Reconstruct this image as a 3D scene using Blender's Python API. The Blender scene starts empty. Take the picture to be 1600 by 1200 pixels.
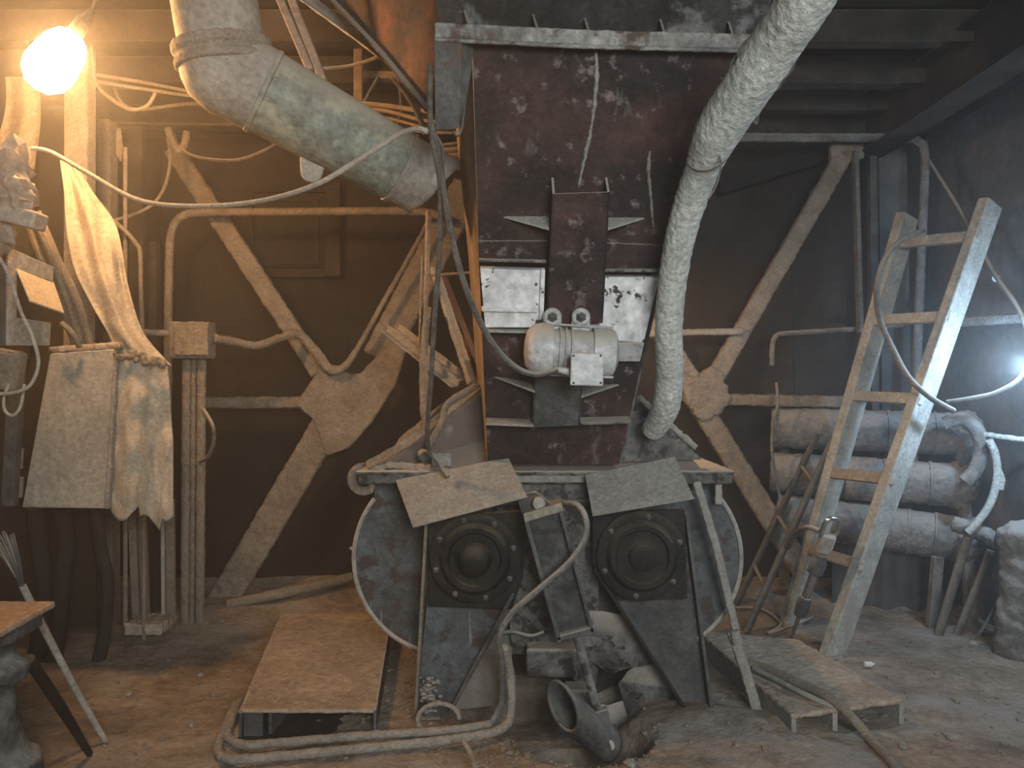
import bpy, bmesh, math, random
from mathutils import Vector, Matrix, noise
random.seed(7)
V = Vector
# ------------------------------------------------------------------ camera, world, lights, exposure
FPX, CH = 1240.0, 1.5            # focal length in pixels of the 1600x1200 frame, eye height
scene = bpy.context.scene
col = scene.collection
cam_d = bpy.data.cameras.new('camera'); cam = bpy.data.objects.new('camera', cam_d); col.objects.link(cam)
cam.location = (0, 0, CH); cam.rotation_euler = (math.radians(90), 0, 0)
cam_d.sensor_width = 36; cam_d.lens = FPX / 1600 * 36; cam_d.clip_start = 0.05; cam_d.clip_end = 60
scene.camera = cam
scene.view_settings.view_transform = 'Standard'; scene.view_settings.look = 'None'
scene.view_settings.gamma = 1; scene.view_settings.exposure = 0.0
scene.view_settings.use_curve_mapping = False
scene.cycles.max_bounces = 6; scene.cycles.volume_bounces = 1; scene.cycles.diffuse_bounces = 3
scene.cycles.sample_clamp_indirect = 3.0
w = bpy.data.worlds.new('world'); scene.world = w; w.use_nodes = True
wn = w.node_tree
wn.nodes['Background'].inputs[0].default_value = (0, 0, 0, 1)
vs = wn.nodes.new('ShaderNodeVolumeScatter')
vs.inputs['Color'].default_value = (0.95, 0.95, 0.95, 1)
vs.inputs['Density'].default_value = 0.024
vs.inputs['Anisotropy'].default_value = 0.72
wn.links.new(vs.outputs[0], wn.nodes['World Output'].inputs['Volume'])

def lamp(name, kind, loc, energy, color, size=0.1, target=None, size_y=None):
    d = bpy.data.lights.new(name, kind); d.energy = energy; d.color = color
    if kind == 'AREA':
        d.size = size
        if size_y: d.shape = 'RECTANGLE'; d.size_y = size_y
    else: d.shadow_soft_size = size
    o = bpy.data.objects.new(name, d); col.objects.link(o); o.location = loc
    if target: o.rotation_euler = (V(target) - V(loc)).to_track_quat('-Z', 'Y').to_euler()
    return o
WARM = (1.0, 0.60, 0.27)
LAMP = V((-2.0, 3.4, 2.88))
LAMP2 = V((2.70, 4.1, 1.60))
lamp('cool_lamp_light', 'POINT', LAMP2 - V((0.06, 0, 0)), 42, (0.50, 0.73, 1.0), 0.04)
lamp('front_fill_light', 'AREA', (1.0, -1.9, 2.3), 215, (0.94, 0.98, 0.96), 1.6, (0.3, 3.6, 1.1), 1.3)  # soft fill added behind the viewer; no doorway is built there

# ------------------------------------------------------------------ pixel helpers
def P(px, py, Y): return V(((px - 800) / FPX * Y, Y, CH + (600 - py) / FPX * Y))
def F(px, py, z=0.0):
    Y = (CH - z) * FPX / (py - 600)
    return V(((px - 800) / FPX * Y, Y, z))
def C(px, py, off=0.0):          # on the leaning front plane of the feed chute
    k = (600 - py) / FPX
    Y = (3.3333 - off * 1.1137) / (1 + 0.4902 * k)
    return P(px, py, Y)

# ------------------------------------------------------------------ materials
def rgb(c): return (c[0], c[1], c[2], 1)
def mat(name, c1, c2, scale=5, dust=0.0, dustc=(0.40, 0.36, 0.31), rough=0.85, metal=0.0, bump=0.25,
        spots=None, streaks=None, fine=40, contrast=(0.35, 0.65), weave=False, mott=0.4):
    m = bpy.data.materials.new(name); m.use_nodes = True
    nt = m.node_tree; N = nt.nodes; L = nt.links
    bs = N['Principled BSDF']; bs.inputs['Roughness'].default_value = rough; bs.inputs['Metallic'].default_value = metal
    bs.inputs['Specular IOR Level'].default_value = 0.25
    tc = N.new('ShaderNodeTexCoord')
    def nz(s, det=6, ro=0.6, mp=None):
        n = N.new('ShaderNodeTexNoise'); n.inputs['Scale'].default_value = s
        n.inputs['Detail'].default_value = det; n.inputs['Roughness'].default_value = ro
        if mp:
            q = N.new('ShaderNodeMapping'); q.inputs['Scale'].default_value = mp
            L.new(tc.outputs['Object'], q.inputs[0]); L.new(q.outputs[0], n.inputs['Vector'])
        else: L.new(tc.outputs['Object'], n.inputs['Vector'])
        return n.outputs[0]
    def ramp(src, a, b, ca=(0, 0, 0), cb=(1, 1, 1)):
        r = N.new('ShaderNodeValToRGB'); r.color_ramp.elements[0].position = a; r.color_ramp.elements[1].position = b
        r.color_ramp.elements[0].color = rgb(ca); r.color_ramp.elements[1].color = rgb(cb)
        L.new(src, r.inputs[0]); return r.outputs[0]
    def mix(f, a, b, t='MIX'):
        x = N.new('ShaderNodeMix'); x.data_type = 'RGBA'; x.blend_type = t
        if isinstance(f, float): x.inputs[0].default_value = f
        else: L.new(f, x.inputs[0])
        for s, i in ((a, 6), (b, 7)):
            if isinstance(s, tuple): x.inputs[i].default_value = rgb(s)
            else: L.new(s, x.inputs[i])
        return x.outputs[2]
    c = ramp(nz(scale), contrast[0], contrast[1], c1, c2)
    f = nz(fine, 5, 0.7)
    c = mix(0.75, c, ramp(f, 0.3, 0.7, (0.42, 0.42, 0.42), (1.12, 1.12, 1.12)), 'MULTIPLY')
    c = mix(mott, c, ramp(nz(scale * 3.3, 8, 0.7), 0.32, 0.66, (0.5, 0.49, 0.48), (1.15, 1.14, 1.12)), 'MULTIPLY')
    if spots:
        sc_, s_, a, b = spots; c = mix(ramp(nz(s_, 7, 0.65), a, b), c, sc_)
    if streaks:
        sc_, s_, a, b = streaks; c = mix(ramp(nz(s_, 5, 0.6, (1, 1, 0.12)), a, b), c, sc_)
    if dust > 0:
        g = N.new('ShaderNodeNewGeometry'); sp = N.new('ShaderNodeSeparateXYZ'); L.new(g.outputs['Normal'], sp.inputs[0])
        mr = N.new('ShaderNodeMapRange'); mr.inputs[1].default_value = 0.05; mr.inputs[2].default_value = 0.75
        L.new(sp.outputs[2], mr.inputs[0])
        mm = N.new('ShaderNodeMath'); mm.operation = 'MULTIPLY'; mm.use_clamp = True
        L.new(mr.outputs[0], mm.inputs[0]); L.new(ramp(nz(scale * 1.7), 0.5 - dust * 0.5, 0.75 - dust * 0.4), mm.inputs[1])
        c = mix(mm.outputs[0], c, dustc)
    L.new(c, bs.inputs['Base Color'])
    if bump:
        bp = N.new('ShaderNodeBump'); bp.inputs['Strength'].default_value = bump; bp.inputs['Distance'].default_value = 0.018
        src = f
        if weave:
            wv = N.new('ShaderNodeTexWave'); wv.inputs['Scale'].default_value = 90; wv.inputs['Distortion'].default_value = 0.4; bp.inputs['Strength'].default_value = 0.12
            L.new(tc.outputs['Object'], wv.inputs['Vector']); src = wv.outputs['Fac']
        L.new(src, bp.inputs['Height']); L.new(bp.outputs[0], bs.inputs['Normal'])
    return m
DUST = (0.40, 0.36, 0.31)
M = {}
M['dust'] = mat('thick_dust', (0.33, 0.30, 0.26), (0.46, 0.42, 0.37), 7, bump=0.8, fine=70)
M['dustbrown'] = mat('brown_dust', (0.25, 0.21, 0.165), (0.36, 0.31, 0.25), 7, bump=0.8, fine=60)
M['floor'] = mat('floor_dust', (0.20, 0.155, 0.115), (0.42, 0.345, 0.27), 2.2, bump=0.9, fine=28,
                 spots=((0.30, 0.27, 0.245), 1.3, 0.5, 0.62), contrast=(0.3, 0.62), mott=0.8)
M['crust'] = mat('dust_crust', (0.38, 0.305, 0.23), (0.52, 0.43, 0.335), 4, bump=0.8, fine=35)
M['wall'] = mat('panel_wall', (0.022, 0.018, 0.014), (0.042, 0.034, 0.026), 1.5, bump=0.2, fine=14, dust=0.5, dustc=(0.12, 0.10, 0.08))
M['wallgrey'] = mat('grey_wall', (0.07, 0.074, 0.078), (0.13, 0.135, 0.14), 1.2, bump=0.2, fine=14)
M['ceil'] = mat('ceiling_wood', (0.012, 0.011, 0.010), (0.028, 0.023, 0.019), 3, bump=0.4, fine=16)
M['beam'] = mat('ceiling_beam', (0.022, 0.019, 0.016), (0.060, 0.050, 0.040), 4, bump=0.4, fine=20, dust=0.6, dustc=(0.2, 0.17, 0.14))
M['rust'] = mat('rusty_red_steel', (0.028, 0.022, 0.022), (0.085, 0.045, 0.042), 3.2, bump=0.5, fine=45, dust=0.9, rough=0.7,
                spots=((0.19, 0.155, 0.155), 15, 0.585, 0.70), streaks=((0.19, 0.17, 0.165), 8, 0.62, 0.74), contrast=(0.4, 0.6), mott=0.8)
M['redsheet'] = mat('red_primer_sheet', (0.07, 0.058, 0.055), (0.23, 0.105, 0.072), 2.0, bump=0.3, fine=30, rough=0.7, contrast=(0.42, 0.58), mott=0.8)
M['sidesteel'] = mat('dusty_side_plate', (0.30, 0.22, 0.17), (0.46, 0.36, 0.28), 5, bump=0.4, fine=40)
M['steel'] = mat('dark_dusty_steel', (0.065, 0.07, 0.072), (0.15, 0.155, 0.155), 5, bump=0.5, fine=50, dust=0.95, rough=0.65,
                 spots=((0.10, 0.075, 0.06), 9, 0.58, 0.66), mott=0.8)
M['blue'] = mat('blue_grey_steel', (0.065, 0.062, 0.062), (0.16, 0.195, 0.215), 4, bump=0.5, fine=40, dust=0.9, rough=0.6,
                spots=((0.055, 0.042, 0.038), 8, 0.50, 0.58), streaks=((0.24, 0.24, 0.235), 16, 0.62, 0.70), mott=0.8)
M['black'] = mat('greasy_black_steel_and_shadow', (0.008, 0.009, 0.009), (0.030, 0.027, 0.022), 6, bump=0.5, fine=50, dust=0.5, dustc=(0.10, 0.08, 0.055), rough=0.6, mott=0.8)
M['plate'] = mat('grey_dusty_plate', (0.30, 0.29, 0.265), (0.38, 0.37, 0.34), 4, bump=0.5, fine=60)
M['mottle'] = mat('mottled_grey_steel', (0.10, 0.10, 0.098), (0.25, 0.25, 0.24), 9, bump=0.6, fine=40, dust=0.95,
                  spots=((0.04, 0.035, 0.033), 14, 0.52, 0.58), mott=0.8)
M['white'] = mat('chipped_white_paint', (0.76, 0.78, 0.80), (0.90, 0.91, 0.92), 3, bump=0.2, fine=20, rough=0.6,
                 spots=((0.05, 0.04, 0.045), 15, 0.60, 0.62))
M['motor'] = mat('motor_pale_grey', (0.36, 0.37, 0.37), (0.50, 0.51, 0.51), 10, bump=0.2, fine=40, dust=0.9, rough=0.55)
M['motorcap'] = mat('motor_cap_metal', (0.46, 0.48, 0.50), (0.62, 0.63, 0.64), 8, bump=0.1, fine=30, rough=0.42, dust=0.6)
M['casing'] = mat('black_casing_steel', (0.020, 0.020, 0.021), (0.06, 0.058, 0.06), 5, bump=0.5, fine=40, spots=((0.24, 0.24, 0.24), 6, 0.55, 0.72), mott=0.8)
M['rim'] = mat('chipped_pale_rim', (0.22, 0.21, 0.20), (0.42, 0.42, 0.41), 8, bump=0.6, fine=40, spots=((0.09, 0.065, 0.05), 7, 0.52, 0.62), mott=0.8)
M['duct'] = mat('green_painted_duct', (0.20, 0.255, 0.225), (0.40, 0.40, 0.33), 4.5, bump=0.2, fine=30, dust=0.9, dustc=(0.45, 0.40, 0.33), rough=0.5,
                spots=((0.46, 0.44, 0.32), 3.4, 0.50, 0.60), mott=0.8)
M['ductgrey'] = mat('dusty_duct', (0.33, 0.31, 0.28), (0.46, 0.43, 0.38), 6, bump=0.3, fine=40, dust=0.8, rough=0.7)
M['hosewhite'] = mat('pale_wrapped_hose', (0.52, 0.56, 0.53), (0.72, 0.75, 0.72), 9, bump=0.6, fine=60)
M['cable'] = mat('dusty_black_cable', (0.07, 0.065, 0.06), (0.17, 0.155, 0.135), 20, bump=0.3, fine=80, dust=0.9, rough=0.7)
M['cablepale'] = mat('pale_cable', (0.42, 0.38, 0.32), (0.55, 0.50, 0.43), 20, bump=0.4, fine=90)
M['cabinet'] = mat('cabinet_paint', (0.33, 0.32, 0.28), (0.43, 0.40, 0.34), 4, bump=0.25, fine=40, dust=0.9)
M['cloth'] = mat('burlap_cloth', (0.42, 0.37, 0.29), (0.54, 0.48, 0.38), 5, bump=0.5, fine=60, weave=True)
M['foil'] = mat('silver_wrap', (0.26, 0.23, 0.21), (0.40, 0.36, 0.33), 9, bump=0.2, fine=30, rough=0.5)
M['steeldim'] = mat('dim_grey_steel', (0.05, 0.052, 0.052), (0.11, 0.112, 0.11), 6, bump=0.6, fine=40, dust=0.6, dustc=(0.2, 0.19, 0.17), mott=0.8)
M['woodpale'] = mat('dusty_pale_wood', (0.34, 0.345, 0.32), (0.52, 0.52, 0.48), 7, bump=0.5, fine=50, streaks=((0.30, 0.29, 0.26), 10, 0.55, 0.65))
M['timber'] = mat('rough_timber', (0.24, 0.165, 0.105), (0.38, 0.27, 0.18), 6, bump=0.5, fine=30, dust=0.5)
M['tabletop'] = mat('table_board', (0.36, 0.24, 0.16), (0.46, 0.33, 0.23), 6, bump=0.4, fine=40)
M['roll'] = mat('wrapped_roll', (0.13, 0.135, 0.135), (0.26, 0.26, 0.255), 6, bump=0.8, fine=40, dust=0.8, dustc=(0.34, 0.33, 0.31))
M['tanwarm'] = mat('tan_band_and_warm_rung', (0.34, 0.305, 0.27), (0.44, 0.39, 0.34), 6, bump=0.4, fine=40)  # roll band tan, also the warm light tone on the lower ladder rungs
M['chrome'] = mat('worn_chrome', (0.55, 0.55, 0.54), (0.75, 0.75, 0.74), 12, bump=0.1, fine=30, rough=0.25, metal=0.9)
M['shade'] = mat('dark_joint_and_shade', (0.02, 0.02, 0.02), (0.04, 0.038, 0.035), 6, bump=0.3, fine=30)  # near-black for wall joints, and painted shade in openings and under the cabinet
M['rubble'] = mat('grey_rubble', (0.26, 0.26, 0.25), (0.42, 0.41, 0.39), 12, bump=0.6, fine=60)
M['yellowish'] = mat('dusty_cap_steel', (0.28, 0.26, 0.21), (0.36, 0.33, 0.27), 12, bump=0.3, fine=40)
def emis(name, c, s):
    m = bpy.data.materials.new(name); m.use_nodes = True; b = m.node_tree.nodes['Principled BSDF']
    b.inputs['Base Color'].default_value = rgb(c); b.inputs['Emission Color'].default_value = rgb(c); b.inputs['Emission Strength'].default_value = s
    return m
M['glow'] = emis('lit_warm_bulb', (1.0, 0.52, 0.20), 250)
M['glowsmall'] = emis('lit_small_bulb', (1.0, 0.58, 0.26), 1150)
M['glowcool'] = emis('lit_cool_bulb', (0.7, 0.85, 1.0), 30)

# ------------------------------------------------------------------ mesh builder
class B:
    def __init__(s): s.v = []; s.f = []
    def add(s, vs, fs):
        n = len(s.v); s.v += [V(x) for x in vs]; s.f += [tuple(i + n for i in f) for f in fs]; return s
    def box(s, c, size, R=None):
        hx, hy, hz = size[0] / 2, size[1] / 2, size[2] / 2
        vs = [V((x, y, z)) for x in (-hx, hx) for y in (-hy, hy) for z in (-hz, hz)]
        if R is not None: vs = [R @ x for x in vs]
        vs = [x + V(c) for x in vs]
        return s.add(vs, [(0, 1, 3, 2), (4, 6, 7, 5), (0, 4, 5, 1), (2, 3, 7, 6), (0, 2, 6, 4), (1, 5, 7, 3)])
    def prism(s, poly, ext):
        ext = V(ext); n = len(poly); poly = [V(p) for p in poly]
        vs = poly + [p + ext for p in poly]
        fs = [tuple(range(n)), tuple(range(2 * n - 1, n - 1, -1))] + [(i, i + n, (i + 1) % n + n, (i + 1) % n) for i in range(n)]
        return s.add(vs, fs)
    def plate(s, poly, t, toward=None):       # thickness along the polygon's normal, away from the camera
        poly = [V(p) for p in poly]; n = V((0, 0, 0))
        for i in range(len(poly)): n += poly[i].cross(poly[(i + 1) % len(poly)])
        n.normalize()
        tw = toward or (sum(poly, V()) / len(poly) - V((0, 0, CH)))
        if n.dot(tw) < 0: n = -n
        return s.prism(poly, n * t)
    def sweep(s, pts, sec, up=(0, 0, 1), scale=None, caps=True):
        pts = [V(p) for p in pts]; m = len(sec); n = len(pts); up = V(up)
        base = len(s.v); prev = None
        for i, p in enumerate(pts):
            t = (pts[min(i + 1, n - 1)] - pts[max(i - 1, 0)]).normalized()
            u = up if prev is None else prev
            a = u - t * u.dot(t)
            if a.length < 1e-4: a = V((1, 0, 0)) - t * t.x
            if a.length < 1e-4: a = V((0, 1, 0)) - t * t.y
            a.normalize(); b = t.cross(a); prev = a
            k = 1 if scale is None else scale[i]
            for (x, y) in sec: s.v.append(p + b * x * k + a * y * k)
        for i in range(n - 1):
            for j in range(m):
                j2 = (j + 1) % m
                s.f.append((base + i * m + j, base + i * m + j2, base + (i + 1) * m + j2, base + (i + 1) * m + j))
        if caps:
            s.f.append(tuple(base + j for j in range(m - 1, -1, -1)))
            s.f.append(tuple(base + (n - 1) * m + j for j in range(m)))
        return s
    def tube(s, pts, r, sides=10, smooth=True, res=6, **k):
        if smooth and len(pts) > 2: pts = spline(pts, res)
        rr = None
        if isinstance(r, (list, tuple)):
            rr = []
            for i in range(len(pts)):
                x = i / (len(pts) - 1) * (len(r) - 1); a = int(min(x, len(r) - 2)); rr.append(r[a] + (r[a + 1] - r[a]) * (x - a))
        sec = [(math.cos(a) * (1 if rr else r), math.sin(a) * (1 if rr else r)) for a in [2 * math.pi * q / sides for q in range(sides)]]
        return s.sweep(pts, sec, scale=rr, **k)
    def cyl(s, a, b, r, r2=None, sides=20): return s.tube([a, b], [r, r2 if r2 is not None else r], sides, False)
    def lathe(s, o, axis, prof, sides=28):     # prof: (distance along the axis, radius)
        o = V(o); axis = V(axis).normalized(); h = V((0, 0, 1)) if abs(axis.z) < 0.9 else V((1, 0, 0))
        a = (h - axis * h.dot(axis)).normalized(); b = axis.cross(a); base = len(s.v)
        for (d, r) in prof:
            for q in range(sides):
                t = 2 * math.pi * q / sides; s.v.append(o + axis * d + (a * math.cos(t) + b * math.sin(t)) * max(r, 1e-4))
        for i in range(len(prof) - 1):
            for q in range(sides):
                q2 = (q + 1) % sides
                s.f.append((base + i * sides + q, base + i * sides + q2, base + (i + 1) * sides + q2, base + (i + 1) * sides + q))
        s.f.append(tuple(base + q for q in range(sides - 1, -1, -1))); s.f.append(tuple(base + (len(prof) - 1) * sides + q for q in range(sides)))
        return s
    def grid(s, fn, nu, nv, thick=None):
        base = len(s.v)
        for i in range(nu + 1):
            for j in range(nv + 1): s.v.append(V(fn(i / nu, j / nv)))
        for i in range(nu):
            for j in range(nv):
                a = base + i * (nv + 1) + j; s.f.append((a, a + nv + 1, a + nv + 2, a + 1))
        return s
    def mesh(s, name, org):
        me = bpy.data.meshes.new(name); me.from_pydata([tuple(v - org) for v in s.v], [], s.f); me.validate()
        bm = bmesh.new(); bm.from_mesh(me); bmesh.ops.recalc_face_normals(bm, faces=bm.faces); bm.to_mesh(me); bm.free()
        return me
def spline(p, res=6):
    p = [V(x) for x in p]; out = []
    for i in range(len(p) - 1):
        a, b, c, d = p[max(i - 1, 0)], p[i], p[i + 1], p[min(i + 2, len(p) - 1)]
        for k in range(res):
            t = k / res
            out.append(0.5 * ((2 * b) + (c - a) * t + (2 * a - 5 * b + 4 * c - d) * t * t + (3 * b - a - 3 * c + d) * t ** 3))
    out.append(p[-1]); return out
def rect(w, h): return [(-w / 2, -h / 2), (w / 2, -h / 2), (w / 2, h / 2), (-w / 2, h / 2)]
def ell(w, h, t=0.008): return [(-w / 2, -h / 2), (w / 2, -h / 2), (w / 2, -h / 2 + t), (-w / 2 + t, -h / 2 + t), (-w / 2 + t, h / 2), (-w / 2, h / 2)]
def ibeam(w, h, t=0.012): return [(-w/2,-h/2),(w/2,-h/2),(w/2,-h/2+t),(t/2,-h/2+t),(t/2,h/2-t),(w/2,h/2-t),(w/2,h/2),(-w/2,h/2),(-w/2,h/2-t),(-t/2,h/2-t),(-t/2,-h/2+t),(-w/2,-h/2+t)]

CLOUD = {}
def cloud(sz):
    if sz not in CLOUD:
        t = bpy.data.textures.new('dust_clumps', 'CLOUDS'); t.noise_scale = sz; t.noise_depth = 3; CLOUD[sz] = t
    return CLOUD[sz]
def link(name, b, m, org, smooth, bevel, coat):
    me = b.mesh(name, org); me.materials.append(M[m]); o = bpy.data.objects.new(name, me); col.objects.link(o)
    if smooth:
        for p in me.polygons: p.use_smooth = True
    if bevel:
        q = o.modifiers.new('bevel', 'BEVEL'); q.width = bevel; q.segments = 2; q.limit_method = 'ANGLE'
    if coat:
        vox, st, sz = coat
        r = o.modifiers.new('remesh', 'REMESH'); r.mode = 'VOXEL'; r.voxel_size = vox; r.use_smooth_shade = True
        d = o.modifiers.new('dust', 'DISPLACE'); d.texture = cloud(sz); d.strength = st; d.mid_level = 0.42
    elif smooth:
        try: me.set_sharp_from_angle(angle=math.radians(38))
        except Exception: pass
    return o
def thing(name, label, cat, loc, group=None):
    o = bpy.data.objects.new(name, None); col.objects.link(o); o.location = loc; o.empty_display_size = 0.1
    o['label'] = label; o['category'] = cat
    if group: o['group'] = group
    return o
WORLD = {}
def part(name, b, m, parent, smooth=False, bevel=0, coat=None, label=None):
    org = WORLD.get(parent.name, V(parent.location))
    o = link(name, b, m, org, smooth, bevel, coat); o.parent = parent; WORLD[o.name] = org
    if label: o['label'] = label
    return o
def one(name, label, cat, b, m, smooth=False, bevel=0, coat=None, group=None):
    lo = V((min(v.x for v in b.v), min(v.y for v in b.v), min(v.z for v in b.v))); hi = V((max(v.x for v in b.v), max(v.y for v in b.v), 0))
    org = V(((lo.x + hi.x) / 2, (lo.y + hi.y) / 2, lo.z))
    o = link(name, b, m, org, smooth, bevel, coat); o.location = org; WORLD[o.name] = org
    o['label'] = label; o['category'] = cat
    if group: o['group'] = group
    return o
def struct(name, b, m, smooth=False, coat=None, bevel=0, label=None, cat=None):
    o = link(name, b, m, V((0, 0, 0)), smooth, bevel, coat); o['kind'] = 'structure'
    o['label'] = label or name.replace('_', ' '); o['category'] = cat or name.split('_')[0]
    return o
def cable(name, label, pts, r, m='cable', cat='cable', group=None, sides=8, res=7, coat=None):
    return one(name, label, cat, B().tube(pts, r, sides, True, res), m, True, group=group, coat=coat)

# ------------------------------------------------------------------ the room
WX, WY, CZ, LX = 3.0, 5.72, 3.5, -3.6
def fh(x, y):
    n = noise.noise(V((x * 1.1, y * 1.1, 3.1))) * 0.030 + noise.noise(V((x * 4.2, y * 4.2, 7.7))) * 0.012 + noise.noise(V((x * 15, y * 15, 1.7))) * 0.006
    n += 0.10 * max(0, (y - 5.1) / 0.6) ** 1.5                                          # drift along the back wall
    for (cx, cy, r, h) in ((-1.95, 5.05, 0.42, 0.09), (0.78, 3.5, 0.28, 0.06), (0.35, 2.9, 0.5, 0.03), (-0.55, 3.45, 0.2, 0.03), (1.15, 3.35, 0.3, 0.05), (1.7, 3.2, 0.3, 0.03)):
        n += h * math.exp(-((x - cx) ** 2 + (y - cy) ** 2) / (r * r))
    d = math.hypot((x - 0.30) / 0.24, (y - 3.36) / 0.20)                                 # pit under the machine
    n -= 0.24 * max(0, min(1, (1.25 - d) / 0.5))
    d2 = math.hypot((x - 0.12) / 0.42, (y - 3.72) / 0.30)
    n -= 0.16 * max(0, min(1, (1.2 - d2) / 0.5))
    return n
b = B().grid(lambda u, v: (LX - 0.1 + (WX - LX + 0.3) * u, -2.2 + (WY + 2.3) * v, 0), 1, 1)
b = B()
nu, nv = 230, 250
def ffn(u, v):
    x = LX - 0.1 + (WX - LX + 0.3) * u; y = 1.6 + (WY + 0.1 - 1.6) * v; return (x, y, fh(x, y))
b.grid(ffn, nu, nv)
b.grid(lambda u, v: (LX - 0.1 + (WX - LX + 0.3) * u, -2.6 + 4.2 * v, 0.0 if v < 1 else fh(LX - 0.1 + (WX - LX + 0.3) * u, 1.6)), nu, 3)
struct('floor', b, 'floor', True, label='uneven floor buried in ochre dust')
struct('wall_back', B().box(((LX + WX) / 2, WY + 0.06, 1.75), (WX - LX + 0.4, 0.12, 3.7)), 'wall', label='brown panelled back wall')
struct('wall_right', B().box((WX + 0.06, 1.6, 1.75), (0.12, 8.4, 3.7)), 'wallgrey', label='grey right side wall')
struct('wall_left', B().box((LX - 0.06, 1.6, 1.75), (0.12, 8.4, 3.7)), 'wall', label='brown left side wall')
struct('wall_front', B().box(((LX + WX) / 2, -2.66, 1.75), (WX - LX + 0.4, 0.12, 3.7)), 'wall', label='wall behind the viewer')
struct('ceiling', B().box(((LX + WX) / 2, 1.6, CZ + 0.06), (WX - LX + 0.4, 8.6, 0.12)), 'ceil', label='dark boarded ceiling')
# wall panel seams as thin cover strips
for n_, (x0, y0, x1, y1, wd) in enumerate(((540, 180, 540, 925, 3), (545, 497, 800, 500, 2), (250, 200, 250, 920, 4), (1240, 300, 1250, 900, 8), (1330, 600, 1335, 900, 5))):
    a, c = P(x0, y0, WY - 0.006), P(x1, y1, WY - 0.006)
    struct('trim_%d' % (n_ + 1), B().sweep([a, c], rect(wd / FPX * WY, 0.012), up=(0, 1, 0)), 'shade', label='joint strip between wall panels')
# hatch in the back wall
t = bpy.data.objects.new('window_1', None); col.objects.link(t); t.location = P(460, 430, WY - 0.02); t['kind'] = 'structure'; t['label'] = 'boarded square hatch in the back wall'; t['category'] = 'window'
def wallrect(b, x0, y0, x1, y1, Y, th):
    return b.prism([P(x0, y0, Y), P(x1, y0, Y), P(x1, y1, Y), P(x0, y1, Y)], (0, th, 0))
b = B(); wallrect(b, 385, 285, 532, 300, 5.66, 0.06); wallrect(b, 385, 420, 532, 433, 5.66, 0.06); wallrect(b, 385, 300, 395, 420, 5.66, 0.06)
part('window_frame', b, 'wall', t, bevel=0.004)
part('window_frame', wallrect(B(), 508, 290, 531, 431, 5.63, 0.09), 'beam', t, bevel=0.004, label='paler upright board with a chipped edge')
part('window_panel', wallrect(B(), 395, 302, 508, 418, 5.69, 0.03), 'wall', t)
b = B(); wallrect(b, 398, 308, 500, 314, 5.67, 0.02); wallrect(b, 398, 408, 500, 414, 5.67, 0.02); wallrect(b, 490, 314, 498, 408, 5.67, 0.02)
part('window_frame', b, 'beam', t)

# ceiling joists and beams
for i, (y, z, hh, wd, x0, x1) in enumerate(((4.25, 3.40, 0.17, 0.10, -3.6, 2.6), (4.75, 3.36, 0.16, 0.12, -3.6, 2.7), (5.2, 3.38, 0.2, 0.10, -3.6, 2.9), (5.55, 3.30, 0.14, 0.12, -3.6, 2.9))):
    lab = ['timber ceiling joist nearest to the viewer', 'second timber ceiling joist from the viewer', 'third timber ceiling joist, under the dark boards', 'timber ceiling joist closest to the back wall'][i]
    one('ceiling_joist', lab, 'beam', B().box(((x0 + x1) / 2, y, z), (x1 - x0, wd, hh)), 'beam', bevel=0.006, group='joists under the ceiling')
one('steel_beam', 'dusty horizontal steel beam above the left brace', 'beam', B().sweep([P(-160, 178, 5.1), P(700, 192, 5.25)], ibeam(0.11, 0.13)), 'beam', coat=(0.012, 0.012, 0.05))
one('steel_beam', 'long dark steel girder under the ceiling beside the right wall', 'beam', B().sweep([(2.45, 2.2, 3.22), (2.45, 5.7, 3.22)], ibeam(0.2, 0.32)), 'beam')
one('steel_beam', 'dark steel girder high in the corner above the ladder', 'beam', B().sweep([(2.85, 2.2, 3.33), (2.85, 5.7, 3.33)], ibeam(0.16, 0.2)), 'ceil')
one('ceiling_brace', 'slanting timber strut between ceiling and right wall frame', 'beam', B().sweep([P(1120, 290, 5.6), P(1330, 225, 5.6)], rect(0.1, 0.14)), 'ceil', bevel=0.005)
one('ceiling_brace', 'slanting dark strut running up to the right ceiling corner', 'beam', B().sweep([P(1290, 160, 5.3), P(1500, 20, 4.6)], rect(0.1, 0.16)), 'ceil', bevel=0.005)
for i, (a, c, wv, lab) in enumerate(((P(560, 118, 4.7), P(705, 122, 4.7), 0.06, 'orange lit timber batten left of the chute bracket'),
                              (P(560, 62, 4.6), P(560, 180, 4.6), 0.05, 'short upright timber post beside the hopper'),
                              (P(500, 60, 4.9), P(640, 60, 4.9), 0.14, 'wide board under the ceiling between duct and hopper'))):
    one('timber_batten', lab, 'timber', B().sweep([a, c], rect(wv, 0.04), up=(0, 1, 0) if i == 1 else (0, 0, 1)), 'timber', bevel=0.004)

# ------------------------------------------------------------------ lamps
t = thing('work_lamp', 'glaring warm bulb hanging at top left', 'lamp', LAMP + V((0, 0, 0.06)))
ax = (P(118, 52, 3.4) - P(62, 128, 3.4)).normalized(); o0 = P(66, 122, 3.4)
part('bulb', B().lathe(o0, ax, [(-0.055, 0.0), (-0.045, 0.05), (0, 0.092), (0.05, 0.104), (0.11, 0.098), (0.17, 0.088), (0.22, 0.06), (0.235, 0.034)], 24), 'glow', t, True)
sk = part('socket', B().lathe(o0, ax, [(0.236, 0.034), (0.30, 0.034), (0.33, 0.02), (0.36, 0.012)], 16), 'cable', t, True)
part('wire', B().tube([o0 + ax * 0.35, o0 + ax * 0.5 + V((0, 0, 0.1)), P(170, -60, 3.5), V((-1.9, 3.7, 3.48))], 0.007, 6), 'cable', t, True)
t = thing('wall_lamp', 'cool white lamp glaring at the right edge', 'lamp', LAMP2 + V((0, 0, 0.0)))
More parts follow.
